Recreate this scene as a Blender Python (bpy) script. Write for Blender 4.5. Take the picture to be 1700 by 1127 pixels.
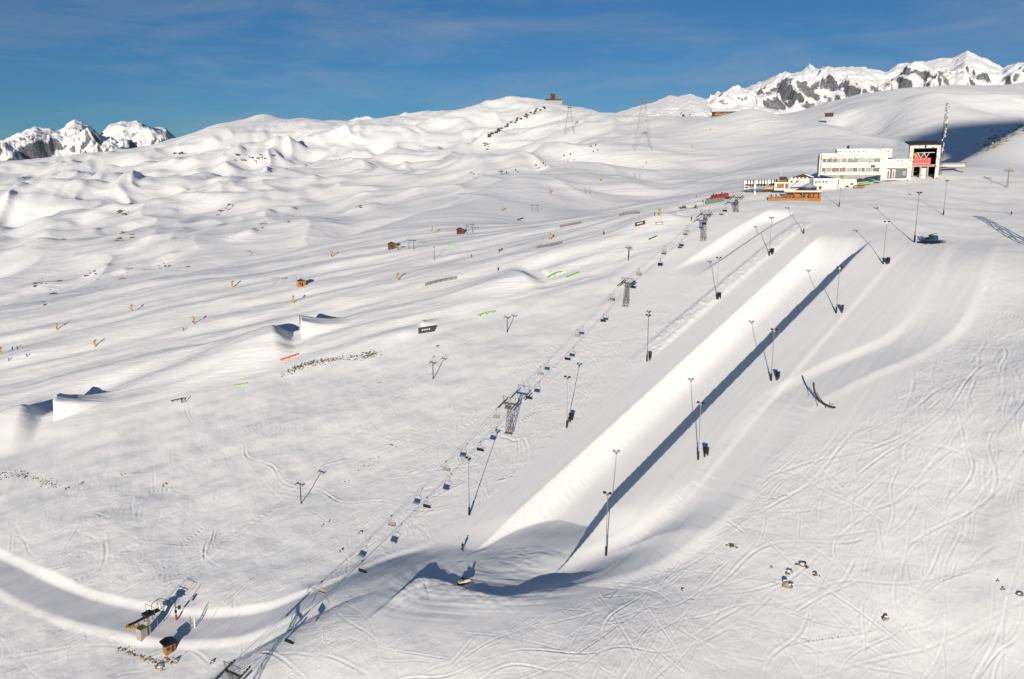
import bpy, math, random
import numpy as np
from mathutils import Vector, Matrix
for o in list(bpy.data.objects): bpy.data.objects.remove(o)
R = math.radians
S = bpy.context.scene
COL = S.collection
# ------------------------------------------------------------------ camera
F = 1322.0                       # focal length in photograph pixels (1700 wide)
PITCH = R(11.25)
cam = bpy.data.cameras.new('camera'); camo = bpy.data.objects.new('camera', cam); COL.objects.link(camo)
cam.sensor_width = 36; cam.sensor_fit = 'HORIZONTAL'; cam.lens = 36*F/1700
cam.clip_start = 1; cam.clip_end = 60000
camo.location = (0, 0, 0); camo.rotation_euler = (R(90)-PITCH, 0, 0)
S.camera = camo
# ------------------------------------------------------------------ sky and sun
SUN_EL, SUN_AZ = R(7.3), R(10.05)      # light travels towards azimuth +10 deg (right of forward)
W = bpy.data.worlds.new('World'); S.world = W; W.use_nodes = True
nt = W.node_tree; nt.nodes.clear()
def wn(t, **k):
    n = nt.nodes.new(t)
    for a, b in k.items(): setattr(n, a, b)
    return n
out = wn('ShaderNodeOutputWorld'); bg = wn('ShaderNodeBackground'); sky = wn('ShaderNodeTexSky')
sky.sky_type = 'NISHITA'; sky.sun_disc = False; sky.sun_elevation = SUN_EL
sky.sun_rotation = math.pi + SUN_AZ    # sun stands behind the camera
sky.altitude = 2300; sky.air_density = 1.0; sky.dust_density = 0.2; sky.ozone_density = 3.0
bg.inputs['Strength'].default_value = 0.053
# thin cirrus, laid out in sky directions
tc = wn('ShaderNodeTexCoord'); mp = wn('ShaderNodeMapping')
mp.inputs['Rotation'].default_value = (0, R(-6), R(20)); mp.inputs['Scale'].default_value = (2.0, 2.0, 13.0)
n1 = wn('ShaderNodeTexNoise'); n1.inputs['Scale'].default_value = 1.7; n1.inputs['Detail'].default_value = 8; n1.inputs['Roughness'].default_value = .62; n1.inputs['Distortion'].default_value = .5
cr = wn('ShaderNodeValToRGB'); cr.color_ramp.elements[0].position = .44; cr.color_ramp.elements[1].position = .74
mul = wn('ShaderNodeMath', operation='MULTIPLY'); mul.inputs[1].default_value = .42
tint = wn('ShaderNodeMix', data_type='RGBA', blend_type='MULTIPLY'); tint.inputs[0].default_value = 1
tint.inputs[7].default_value = (.60, .92, 1.12, 1)
mx = wn('ShaderNodeMix', data_type='RGBA'); mx.inputs[7].default_value = (4.6, 5.2, 6.2, 1)
L = nt.links.new
L(tc.outputs['Generated'], mp.inputs[0]); L(mp.outputs[0], n1.inputs['Vector']); L(n1.outputs[0], cr.inputs[0]); L(cr.outputs[0], mul.inputs[0])
L(mul.outputs[0], mx.inputs[0]); L(sky.outputs[0], tint.inputs[6]); L(tint.outputs[2], mx.inputs[6]); L(mx.outputs[2], bg.inputs[0]); L(bg.outputs[0], out.inputs[0])
sl = bpy.data.lights.new('sun', 'SUN'); slo = bpy.data.objects.new('sun', sl); COL.objects.link(slo)
sl.energy = 3.5; sl.angle = R(.5); sl.color = (1.0, .90, .765)
sd = Vector((math.sin(SUN_AZ)*math.cos(SUN_EL), math.cos(SUN_AZ)*math.cos(SUN_EL), -math.sin(SUN_EL)))
slo.rotation_euler = sd.to_track_quat('-Z', 'Y').to_euler()
V = S.view_settings; V.view_transform = 'Standard'; V.look = 'None'; V.exposure = .44; V.gamma = 1; V.use_curve_mapping = False
# ------------------------------------------------------------------ pixel -> world helpers
CP, SP = math.cos(PITCH), math.sin(PITCH)
def ray(px, py):
    """direction through a photograph pixel, scaled so that one unit is one metre of optical depth"""
    x = (px-850)/F; c = (563.5-py)/F
    return np.array((x, CP+c*SP, c*CP-SP))
def at(px, py, z): return ray(px, py)*z
def plane(X, Y): return -117.9+.2075*X+.2344*Y          # the even mountainside of the snow park
def on_plane(px, py):
    d = ray(px, py); t = 117.9/(-d[2]+.2075*d[0]+.2344*d[1]); return d*t
# pipe coordinates: u uphill along the halfpipe, w across (to the right)
def uw(X, Y): return (X+10.2)*.663+(Y-178)*.749, (X+10.2)*.749-(Y-178)*.663
def from_uw(u, w): return -10.2+u*.663+w*.749, 178+u*.749-w*.663
# ------------------------------------------------------------------ noise
_rng = np.random.RandomState(7)
_perm = _rng.permutation(512)
_g = np.stack([np.cos(np.arange(64)/64*2*np.pi), np.sin(np.arange(64)/64*2*np.pi)], 1)
def perlin(x, y, seed=0):
    xi = np.floor(x).astype(np.int64); yi = np.floor(y).astype(np.int64); xf = x-xi; yf = y-yi
    u = xf*xf*xf*(xf*(xf*6-15)+10); v = yf*yf*yf*(yf*(yf*6-15)+10)
    def gr(i, j, dx, dy):
        h = _perm[(_perm[(i+seed*37) & 511]+j) & 511] & 63
        return _g[h, 0]*dx+_g[h, 1]*dy
    a = gr(xi, yi, xf, yf); b = gr(xi+1, yi, xf-1, yf); c = gr(xi, yi+1, xf, yf-1); d = gr(xi+1, yi+1, xf-1, yf-1)
    return (a+(b-a)*u)+((c+(d-c)*u)-(a+(b-a)*u))*v
def fbm(x, y, scale, octv=4, seed=0, ridged=False):
    s = 0; a = 1; f = 1/scale
    for k in range(octv):
        n = perlin(x*f+k*17.3, y*f-k*9.1, seed+k)
        s = s+a*((.5-np.abs(n)*1.6) if ridged else n); a *= .5; f *= 2.03
    return s
def sstep(a, b, x):
    t = np.clip((x-a)/(b-a), 0, 1); return t*t*(3-2*t)
# ------------------------------------------------------------------ the large form of the terrain
CT = []                                              # control points (azimuth, ln r, residual / r)
def ctl(p):
    r = math.hypot(p[0], p[1]); CT.append((math.atan2(p[0], p[1]), math.log(r), (p[2]-plane(p[0], p[1]))/r))
def line(pts, step=70):
    for (a, b) in zip(pts[:-1], pts[1:]):
        n = max(1, int(abs(b[0]-a[0])/step))
        for k in range(n):
            t = k/n; ctl(at(*(a[i]+(b[i]-a[i])*t for i in range(3))))
    ctl(at(*pts[-1]))
for px in range(-500, 2300, 170):
    for py in (1500, 1250, 1127, 1000, 900, 800, 700):
        k_ = min(1, max(0, (px-1000)/500))*min(1, max(0, (py-700)/427)); ctl(on_plane(px, py)*(1+.075*k_))
for px in range(-500, 1560, 150): ctl(on_plane(px, 610))
for p in ((1190, 497), (1334, 388), (1466, 438), (1440, 405), (1074, 540), (1000, 470), (900, 430), (1160, 395), (1600, 430), (700, 480), (500, 520), (850, 520), (300, 540), (100, 560), (1277, 425), (1380, 470)):
    ctl(on_plane(*p))
# edge of the near pistes, the hidden dip behind it, then the hills
line([(-500, 600, 470), (-250, 560, 470), (0, 510, 470), (120, 492, 470), (250, 462, 480), (400, 437, 490), (500, 415, 520), (600, 386, 560), (700, 352, 610), (780, 320, 680), (860, 290, 800), (950, 268, 950)])
line([(-500, 612, 520), (-250, 573, 520), (0, 523, 520), (250, 475, 530), (500, 428, 570), (700, 366, 670), (860, 302, 870)])
line([(-500, 630, 620), (-250, 592, 620), (0, 540, 640), (250, 492, 640), (500, 445, 680), (700, 375, 760), (860, 300, 950)])
line([(-500, 560, 750), (-250, 530, 750), (0, 500, 750), (250, 452, 760), (500, 408, 790), (700, 345, 900), (860, 288, 1030)])
line([(-500, 440, 1200), (0, 400, 1200), (250, 372, 1200), (500, 340, 1250), (700, 290, 1330), (850, 262, 1400), (950, 245, 1380)])
line([(-500, 340, 2300), (0, 310, 2300), (250, 285, 2300), (430, 252, 2350), (600, 250, 2300), (750, 228, 2200), (900, 217, 1900)])
SKYL = [(-500, 320, 1900), (-250, 300, 1900), (-100, 280, 1900), (0, 268, 1900), (150, 257, 1900), (230, 247, 1900), (290, 231, 1950), (360, 206, 2000), (400, 198, 2000), (437, 189, 2000), (470, 198, 2000), (510, 196, 2000), (545, 212, 2050), (580, 220, 2080), (650, 211, 2100), (700, 205, 2100), (740, 198, 2100), (790, 190, 2100), (830, 184, 2100), (860, 186, 2080), (890, 180, 2050), (917, 174, 2000), (945, 183, 2000), (1000, 189, 1900), (1080, 193, 1800), (1160, 190, 1700)]
SKYL = [(a, b, c*(1.85 if a < 800 else 1.85-.80*min(1, (a-800)/280))) for a, b, c in SKYL]
line(SKYL, 25)
line([(a, b+45, c*1.35) for a, b, c in SKYL], 60)
line([(a, b+120, c*1.65) for a, b, c in SKYL], 120)
# upper pistes, right of centre
line([(900, 407, 370), (1045, 355, 390)])
line([(1075, 347, 400), (1150, 334, 402), (1240, 319, 405), (1300, 314, 408)], 30)
line([(1000, 366, 430), (1085, 351, 440), (1150, 340, 445), (1240, 327, 450), (1300, 322, 455)], 40)
line([(876, 371, 560), (994, 342, 640), (1112, 303, 820), (1200, 280, 940), (1300, 264, 900), (1360, 256, 870)])
line([(1060, 248, 1080), (1150, 238, 1150), (1250, 222, 1150), (1340, 212, 1120), (1400, 217, 1080)])
line([(950, 226, 1420), (1000, 222, 1380), (1066, 216, 1300), (1120, 207, 1300), (1200, 192, 1300), (1250, 184, 1300), (1295, 197, 1250), (1350, 205, 1220), (1400, 214, 1180), (1440, 232, 1130)], 40)
line([(1200, 215, 1600), (1300, 215, 1550), (1400, 232, 1380), (1450, 245, 1250)])
for a_, b_ in (((1000, 366, 430), (994, 342, 640)), ((1085, 351, 440), (1112, 303, 820)), ((1150, 340, 445), (1156, 291, 880)), ((1240, 327, 450), (1240, 273, 925)), ((1300, 322, 455), (1300, 264, 900)), ((1340, 320, 470), (1350, 258, 880))):
    A_, B_ = at(*a_), at(*b_)                     # an almost level hollow between the park brow and the upper piste
    for t_ in (.2, .4, .6, .8): ctl(A_+(B_-A_)*t_)
# building plateau
line([(1360, 318, 402), (1450, 305, 415), (1520, 297, 425), (1560, 296, 430), (1620, 290, 440), (1700, 285, 450), (1850, 280, 460)], 40)
line([(1360, 306, 440), (1450, 293, 455), (1540, 283, 465), (1600, 279, 470), (1650, 277, 480), (1720, 275, 490), (1850, 270, 500)], 40)
line([(1600, 273, 520), (1630, 253, 545), (1660, 234, 565), (1700, 211, 590), (1760, 185, 610), (1850, 150, 640)], 25)
line([(1360, 285, 540), (1450, 312, 600), (1550, 300, 640), (1630, 285, 680), (1700, 260, 720), (1850, 240, 780)], 50)
for p in ((1340, 350, 345), (1440, 345, 350), (1530, 345, 350), (1620, 350, 350), (1700, 345, 360), (1850, 340, 365), (1530, 398, 297), (1620, 398, 297), (1700, 400, 292), (1850, 390, 295), (1700, 500, 238), (1600, 560, 222), (1440, 385, 308), (1350, 372, 325)): ctl(at(*p))
line([(1440, 252, 900), (1550, 256, 820), (1650, 258, 800), (1800, 255, 800)], 60)
line([(1400, 206, 1420), (1500, 225, 1150), (1600, 235, 1040), (1720, 240, 1000), (1850, 240, 1000)], 60)
line([(1350, 196, 1560), (1430, 177, 1480), (1530, 180, 1300), (1640, 190, 1250), (1750, 195, 1250), (1900, 195, 1250)], 60)
DOME = [(1330, 188, 1750), (1400, 172, 1720), (1460, 156, 1650), (1520, 149, 1580), (1590, 147, 1600), (1650, 150, 1600), (1720, 140, 1620), (1900, 130, 1700)]
line(DOME, 40)
line([(a, b+25, c*1.3) for a, b, c in DOME], 60)
line([(a, b+100, c*1.9) for a, b, c in DOME], 120)
CT = np.array(CT)
AZ_S, LR_S = 1.0, .55
def kern(d2): return np.sqrt(d2+1e-4)
_P = np.stack([CT[:, 0]/AZ_S, CT[:, 1]*LR_S], 1)
_d2 = ((_P[:, None]-_P[None])**2).sum(2)
_A = np.zeros((len(_P)+3,)*2); n_ = len(_P)
_A[:n_, :n_] = kern(_d2)-np.eye(n_)*.0006; _A[:n_, n_] = 1; _A[:n_, n_+1:] = _P; _A[n_:, :n_] = _A[:n_, n_:].T
_wt = np.linalg.lstsq(_A, np.concatenate([CT[:, 2], np.zeros(3)]), rcond=None)[0]
# evaluated once on a lattice in (azimuth, ln r), then sampled by bicubic-ish smoothing
LA = np.linspace(-1.75, 1.75, 700); LRR = np.linspace(math.log(20), math.log(9000), 620)
_res = np.zeros((700, 620), np.float32)
for i in range(700):
    q0 = LA[i]/AZ_S; q1 = LRR*LR_S
    d = kern((_P[:, 0][None]-q0)**2+(_P[:, 1][None]-q1[:, None])**2)
    _res[i] = d@_wt[:n_]+_wt[n_]+_wt[n_+1]*q0+_wt[n_+2]*q1
def lattice(az, lr):
    i = np.clip((az-LA[0])/(LA[1]-LA[0]), 0, 698.999); j = np.clip((lr-LRR[0])/(LRR[1]-LRR[0]), 0, 618.999)
    i0 = i.astype(int); j0 = j.astype(int); a = i-i0; b = j-j0
    return (_res[i0, j0]*(1-a)+_res[i0+1, j0]*a)*(1-b)+(_res[i0, j0+1]*(1-a)+_res[i0+1, j0+1]*a)*b
def seg_nearest(X, Y, pts):
    """distance to a polyline, signed side, and the arc position (0..n-1) of the nearest point"""
    best = np.full(X.shape, 1e18); pos = np.zeros(X.shape); side = np.zeros(X.shape)
    for k in range(len(pts)-1):
        ax, ay = pts[k][0], pts[k][1]; dx, dy = pts[k+1][0]-ax, pts[k+1][1]-ay
        t = np.clip(((X-ax)*dx+(Y-ay)*dy)/(dx*dx+dy*dy), 0, 1)
        ex = X-ax-t*dx; ey = Y-ay-t*dy; d = ex*ex+ey*ey
        m = d < best; best = np.where(m, d, best); pos = np.where(m, k+t, pos); side = np.where(m, np.sign(dx*ey-dy*ex), side)
    return np.sqrt(best), side, pos
def smooth_line(pts, n=6):
    pts = [np.array(p, float) for p in pts]; P = [2*pts[0]-pts[1]]+pts+[2*pts[-1]-pts[-2]]; o = []
    for k in range(1, len(P)-2):
        for j in range(n):
            t = j/n; o.append(.5*((2*P[k])+(-P[k-1]+P[k+1])*t+(2*P[k-1]-5*P[k]+4*P[k+1]-P[k+2])*t*t+(-P[k-1]+3*P[k]-3*P[k+1]+P[k+2])*t**3))
    return o+[pts[-1]]
def base_height(X, Y):
    r = np.hypot(X, Y); return plane(X, Y)+lattice(np.arctan2(X, Y), np.log(np.maximum(r, 20)))*r
def bp(px, py):
    """pixel -> first hit on the large form"""
    d = ray(px, py); t = 60*np.exp(np.linspace(0, math.log(60), 4000)); h = base_height(d[0]*t, d[1]*t)
    k = np.argmax(d[2]*t < h)
    return d*t[k]
# ------------------------------------------------------------------ terrain features
def pxline(pts, n=5): return smooth_line([bp(*p) for p in pts], n)
PISTE = pxline([(-300, 800), (0, 735), (150, 715), (300, 675), (480, 625), (560, 600), (700, 562), (850, 512), (1000, 478), (1060, 440), (1110, 405), (1180, 350), (1240, 322)])
PSIDE = -1
ROAD_R = pxline([(1640, 392), (1608, 420), (1590, 470), (1560, 530), (1500, 575), (1400, 618), (1310, 668), (1255, 730), (1195, 815), (1100, 890), (1000, 932), (900, 958), (820, 965)])
ROAD_L = pxline([(-220, 850), (-100, 905), (0, 950), (60, 984), (130, 1010), (200, 1027), (270, 1040), (350, 1043), (430, 1034), (500, 1016), (570, 990), (650, 950), (730, 925)])
RD = np.array((-.949, -.316))                        # riding direction of the big jumps
def carve(X, Y, Z, G, pts, half, blend, flat, dz, berm=0.0, bside=0):
    P = np.array(pts); x0, y0 = P[:, :2].min(0)-half-blend-4; x1, y1 = P[:, :2].max(0)+half+blend+4
    m = (X > x0) & (X < x1) & (Y > y0) & (Y < y1)
    if not m.any(): return
    d, s, pos = seg_nearest(X[m], Y[m], pts)
    hz = base_height(P[:, 0], P[:, 1]); k = np.convolve(np.pad(hz, 4, mode='edge'), np.ones(9)/9, 'valid')
    h = np.interp(pos, np.arange(len(P)), k)+dz
    end = np.minimum(sstep(0, 3, pos), sstep(0, 3, len(P)-1-pos))
    f = (1-sstep(half, half+blend, d))*end
    z = Z[m]; z = z+(h-z)*f*flat
    z += berm*np.exp(-((d-half-1.0)/.9)**2)*end*(1 if bside == 0 else (s == bside))
    Z[m] = z; G[m] = np.maximum(G[m], f)
def kicker(X, Y, Z, G, lip, width, length, height, gap, land_h, land_len, land_w, kick=True):
    """take-off wedge whose lip is at `lip`, then a flat gap and the landing hump below"""
    a = (X-lip[0])*RD[0]+(Y-lip[1])*RD[1]; b = (X-lip[0])*-RD[1]+(Y-lip[1])*RD[0]
    if kick:
        t = np.clip((a+length)/length, 0, 1)
        e = 1-sstep(width*.5-.2, width*.5+1.6*t+.25, np.abs(b))
        Z += height*t**1.6*e*(a <= 0)*(a > -length)
        Z -= height*.42*np.exp(-((a+length*.35)/15)**2-((b+width*.5+9)/8)**2)      # hollow added behind the take-off to lengthen its shadow
        G[:] = np.maximum(G, sstep(-length-30, -length, a)*(1-sstep(gap+land_len-5, gap+land_len+5, a))*(1-sstep(land_w*.8, land_w*1.2, np.abs(b))))
    c = a-gap
    up = sstep(-6, 2.5, c)*(1-sstep(4, land_len, c))
    e = 1-sstep(land_w*.05, land_w*.85, np.abs(b))
    Z += land_h*up*e
KN = [  # knolls and outcrops on the hills: px, py, radius m, height m, steepness
 (425,262,70,30),(395,265,28,14),(470,250,60,16),(205,388,45,18),(190,368,30,10),(365,350,28,9),(385,345,18,8),(440,375,24,10),(480,365,16,8),(415,415,20,9),(270,445,34,10),(155,455,30,9),(75,470,34,12),(150,400,22,8),(285,370,22,8),(105,385,36,10),(240,310,26,8),(340,335,26,8),(600,340,26,10),(640,300,60,16),(700,280,60,16),(720,215,90,26),(815,240,36,20),(780,290,40,16),(755,275,26,10),(560,310,40,10),(620,355,30,9),(510,330,34,10),(545,365,30,8),(690,330,30,10),(665,245,60,14),(870,250,60,14),(330,300,60,12),(120,340,60,12),(60,420,50,10),(30,330,60,10),(250,420,26,8),(300,400,24,7),(205,465,16,8),(1500,190,110,14),(1600,205,120,16),(1440,200,80,12),(1660,180,110,16)]
def height(X, Y):
    r = np.hypot(X, Y); Z = base_height(X, Y); G = np.zeros_like(X); K = np.zeros_like(X)
    u, w = uw(X, Y)
    far = sstep(520, 800, r)
    # ---- far hills: rolling drifts, ribs and outcrops
    m = r > 480
    if m.any():
        x, y = X[m], Y[m]; f = far[m]
        wx = fbm(x, y, 300, 2, 3)*70
        sky_r = np.interp(np.arctan2(x, y), SKY_AZ, SKY_R)
        q = fbm(x*.8+wx, y-wx*.5, 480, 3, 11)*58+fbm(x*.35+y*.2+wx*.5, y*1.0-x*.1, 140, 3, 21)*9
        q += (.22-np.abs(fbm(x+wx*1.3+y*.3, y*.4-x*.12, 190, 3, 25)))*34+(.22-np.abs(fbm(x*.7+wx*.5, y*.6, 75, 3, 27)))*3.5
        lee = fbm(x*.5+wx*.6, y*1.0+x*.12, 85, 3, 41); q += np.where(lee > .16, (lee-.16)*12, 0)
        dampr = (1-.85*np.exp(-((r[m]/sky_r-1)/.26)**2))*(1-.75*sstep(1.12, 1.4, r[m]/sky_r))
        rgt = sstep(130, 330, x)*(1-sstep(1350, 1650, r[m]))
        Z[m] += q*f*np.clip(.40+(r[m]-700)/1500, .35, 1.6)*dampr*(1-.72*rgt)
        for px, py, rad, h in KN_W:
            d = np.hypot(x-px, (y-py)*1.15); mm = d < rad*2.6
            if mm.any():
                dd = d[mm]/rad; rag = 1+.3*fbm(x[mm], y[mm], rad*.8, 2, 51)
                # steeper on the far right side, as wind-packed outcrops are
                sk = 1.55+.75*np.tanh(((x[mm]-px)*.9+(y[mm]-py)*.45)/rad*2.2)
                b = np.exp(-(dd*sk*rag)**2*1.3); zz = Z[m]; zz[mm] += h*b*1.25; Z[m] = zz
    # ---- near mountainside
    nm = r < 640
    if nm.any():
        x, y = X[nm], Y[nm]; z = Z[nm]; g = G[nm]; uu, ww = u[nm], w[nm]; f = 1-sstep(500, 630, r[nm])
        park = (1-sstep(8, 30, np.abs(ww-24)-42))*sstep(-40, -10, uu)*(1-sstep(175, 230, uu))
        soft = fbm(x, y, 46, 4, 61)*1.5+fbm(x, y, 17, 3, 71)*.35
        ds, sg, _ = seg_nearest(x, y, PISTE); left = sstep(-4, 14, -sg*ds*PSIDE)
        wv = fbm(x, y, 60, 2, 85)*8
        fine = fbm(x*.10+wv*.2, y-x*.10+wv, 6, 3, 97)*.28
        streak = fine+fbm(x*.16, y*1.0-x*.12+wv, 15, 4, 81)*1.5+fbm(x*.2, y-x*.05, 34, 3, 91)*4.0+fbm(x*.5, y-x*.05, 6, 2, 95)*.12
        z += (soft*(1-.93*park)*(1-.5*left)+streak*left*.7)*f
        plat = sstep(185, 215, uu)*(1-sstep(60, 100, np.abs(ww-20)))
        g = np.maximum(g, plat*.8); g = np.maximum(g, left*.7)
        Z[nm] = z; G[nm] = g
        # big jumps on the left and their landings
        for (p, args) in JUMPS:
            d = np.hypot(x-p[0], y-p[1]); s = np.where(nm)[0] if X.ndim == 1 else None
            q = d < 110
            if q.any():
                zz = Z[nm]; gg = G[nm]; zq = zz[q]; gq = gg[q]; kicker(x[q], y[q], zq, gq, p, *args); zz[q] = zq; gg[q] = gq; Z[nm] = zz; G[nm] = gg
        carve(X, Y, Z, G, ROAD_R, 4.4, 4.0, .66, -.3, .05)
        carve(X, Y, Z, G, ROAD_L, 3.2, 2.6, .54, -.2, .0)
        # the halfpipe
        a = np.abs(w-19.5); D = 6.3*sstep(-12, 6, u)*(1-sstep(160, 187, u))
        t = np.clip((a-3.4)/6.1, 0, 1); Zp = Z-D*np.sqrt(np.maximum(1-t**2.3, 0))
        fl = -79.6+.045*(u-16)+.03*(w-19)+.25*fbm(X, Y, 14, 2, 171)          # level run-out at the foot of the pipe
        Z[:] = np.where(u < 40, np.maximum(Zp, np.minimum(fl, Z)), Zp)
        ex = ((X-PLC[0])*.985+(Y-PLC[1])*.17)/25; ey = (-(X-PLC[0])*.17+(Y-PLC[1])*.985)/13.5
        e = np.sqrt(ex*ex+ey*ey); st = 1+np.clip(-ey/np.maximum(e, .01), 0, 1)*2.4+np.clip(-ex/np.maximum(e, .01), 0, 1)*.9; e = np.where(e > .6, .6+(e-.6)/st, e); k = 1-sstep(.60, 1.5, e)
        Z += (fl-Z)*k*np.where(Z > fl, .55, 1.0)
        # ruts left by the groomer turning on the run-out
        G[:] = np.maximum(G, 1-sstep(.78, .86, e))
        q = np.hypot((X-PLC[0]-6)*.55, Y-PLC[1]-5)
        Z += (1-sstep(.7, .82, e))*.12*fbm(q*1.0, np.arctan2(Y-PLC[1]-5, X-PLC[0]-6)*2.0, 1.5, 2, 181)
        for hx, hy, dep, sx, sy in HOL:
            aa = ((X-hx)*.9+(Y-hy)*.43)/sx; bb_ = (-(X-hx)*.43+(Y-hy)*.9)/sy; Z -= dep*np.exp(-aa**2-bb_**2)
        d, s, pos = seg_nearest(X, Y, BERM); n = len(BERM)-1
        e2 = np.interp(pos, [0, 5, 10, 15, 20, 30, 38, 45], [0, .3, .9, 1.4, .75, .6, .2, 0])
        dd = np.where(s > 0, d/.8, d/4.5)
        Z += np.exp(-dd**2)*e2*(1+.25*fbm(X, Y, 2.4, 3, 101))
        G[:] = np.maximum(G, (1-sstep(19.5, 21.0, np.abs(w-19.8)))*sstep(-25, -5, u)*(1-sstep(215, 235, u)))
        G[:] = np.maximum(G, (1-sstep(-2, 3, w-72+.12*np.abs(u-120)))*sstep(38, 40, w)*sstep(45, 70, u)*(1-sstep(200, 225, u)))
        # ledge below the right-hand lamps
        Z -= .28*sstep(41.6, 43.4, w)*sstep(20, 45, u)*(1-sstep(165, 190, u))*(1-sstep(46, 95, w))
        # smaller pipe above on the left: axis from PA (low) to PB (high)
        ax, ay = PB[0]-PA[0], PB[1]-PA[1]; ln = math.hypot(ax, ay); ax /= ln; ay /= ln
        s2 = (X-PA[0])*ax+(Y-PA[1])*ay; c2 = (X-PA[0])*ay-(Y-PA[1])*ax+6.0
        D2 = 3.2*sstep(-12, 18, s2)*(1-sstep(ln-6, ln+3, s2)); t = np.clip((np.abs(c2)-2.0)/4.0, 0, 1)
        Z -= D2*np.sqrt(np.maximum(1-t**2.3, 0)); G[:] = np.maximum(G, (1-sstep(10, 14, np.abs(c2+3)))*sstep(-20, 0, s2)*(1-sstep(ln, ln+10, s2)))
        # rough spill of snow between the two pipes and other churned strips
        K[:] = np.maximum(K, sstep(-7.5, -5, w)*(1-sstep(-1.5, .5, w))*sstep(70, 100, u)*(1-sstep(195, 205, u)))
        Z += K*(.55+.9*np.abs(fbm(X, Y, 2.2, 3, 111)))
        G *= 1-K
    return Z, G, K
SKY_AZ = np.array([math.atan2(*at(*p)[:2]) for p in SKYL+DOME[3:]]); SKY_R = np.array([math.hypot(*at(*p)[:2]) for p in SKYL+DOME[3:]])
KN_W = []
for px, py, rad, h in KN:
    if py < 236 and px < 1300: continue
    p = bp(px, py); sc = np.clip(np.hypot(p[0], p[1])/950, .8, 3.0); KN_W.append((p[0], p[1], rad*sc*1.05, h*sc*.42))
def J(px, py): return bp(px, py)[:2]
JUMPS = [(J(500, 556), (12, 20, 6.4, 9, 5.6, 55, 32)), (J(96, 688), (12, 20, 6.4, 10, 5.8, 46, 30)),
         (J(700, 546), (4, 8, 1.8, 5, .8, 18, 10)), (J(905, 450), (7, 10, 1.2, 9, 4.2, 60, 26)), (J(1130, 355), (7, 10, .8, 8, 3.0, 34, 20))]
def lev(px, py, z): d = ray(px, py); return d*(z/d[2])
PLC = lev(822, 950, -81)[:2]
HOL = [(*lev(925, 950, -80.5)[:2], 1.5, 9, 5), (*lev(1075, 885, -76)[:2], 1.5, 12, 5)]
BERM = smooth_line([lev(px, py, -82) for px, py in [(590, 1030), (640, 1003), (670, 985), (700, 968), (735, 974), (780, 990), (830, 1001), (880, 994), (940, 978), (1000, 962)]], 5)
PA = bp(1182, 441)[:2]; PB = bp(1320, 353)[:2]
# ------------------------------------------------------------------ the mesh: fine near the viewer, coarser with distance
QUAL = 1.0
az = np.concatenate([np.linspace(-1.7, -.68, 60), np.linspace(-.67, .67, 1180), np.linspace(.68, 1.7, 60)])
rr = [8.0]
while rr[-1] < 8000:
    r = rr[-1]
    if r < 88: d = 4
    elif r < 560: d = max(.2, r*r/93850*1.12)
    elif r < 4400: d = .0068*r
    else: d = .04*r
    rr.append(r+d)
rr = np.array(rr); NA, NR = len(az), len(rr)
AZG, RG = np.meshgrid(az, rr, indexing='ij')
GX, GY = np.sin(AZG)*RG, np.cos(AZG)*RG
GZ, GG, GK = (a.reshape(NA, NR) for a in height(GX.ravel(), GY.ravel()))
def sample(X, Y, A=None):
    A = GZ if A is None else A
    r = math.hypot(X, Y); i = np.interp(math.atan2(X, Y), az, np.arange(NA)); j = np.interp(r, rr, np.arange(NR))
    i0 = min(int(i), NA-2); j0 = min(int(j), NR-2); a = i-i0; b = j-j0
    return float((A[i0, j0]*(1-a)+A[i0+1, j0]*a)*(1-b)+(A[i0, j0+1]*(1-a)+A[i0+1, j0+1]*a)*b)
def ground(px, py, rmin=60):
    """where the line of sight through a pixel first meets the snow"""
    d = ray(px, py); hl = math.hypot(d[0], d[1]); a = math.atan2(d[0], d[1])
    i = np.interp(a, az, np.arange(NA)); i0 = min(int(i), NA-2); t = i-i0
    prof = GZ[i0]*(1-t)+GZ[i0+1]*t; line_ = d[2]/hl*rr
    k = np.where((line_ < prof) & (rr > rmin))[0]
    if len(k) == 0: return None
    k = k[0]; f0 = line_[k-1]-prof[k-1]; f1 = line_[k]-prof[k]; s = f0/(f0-f1) if f0 != f1 else 0
    r = rr[k-1]+(rr[k]-rr[k-1])*s
    return Vector((math.sin(a)*r, math.cos(a)*r, d[2]/hl*r))
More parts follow.
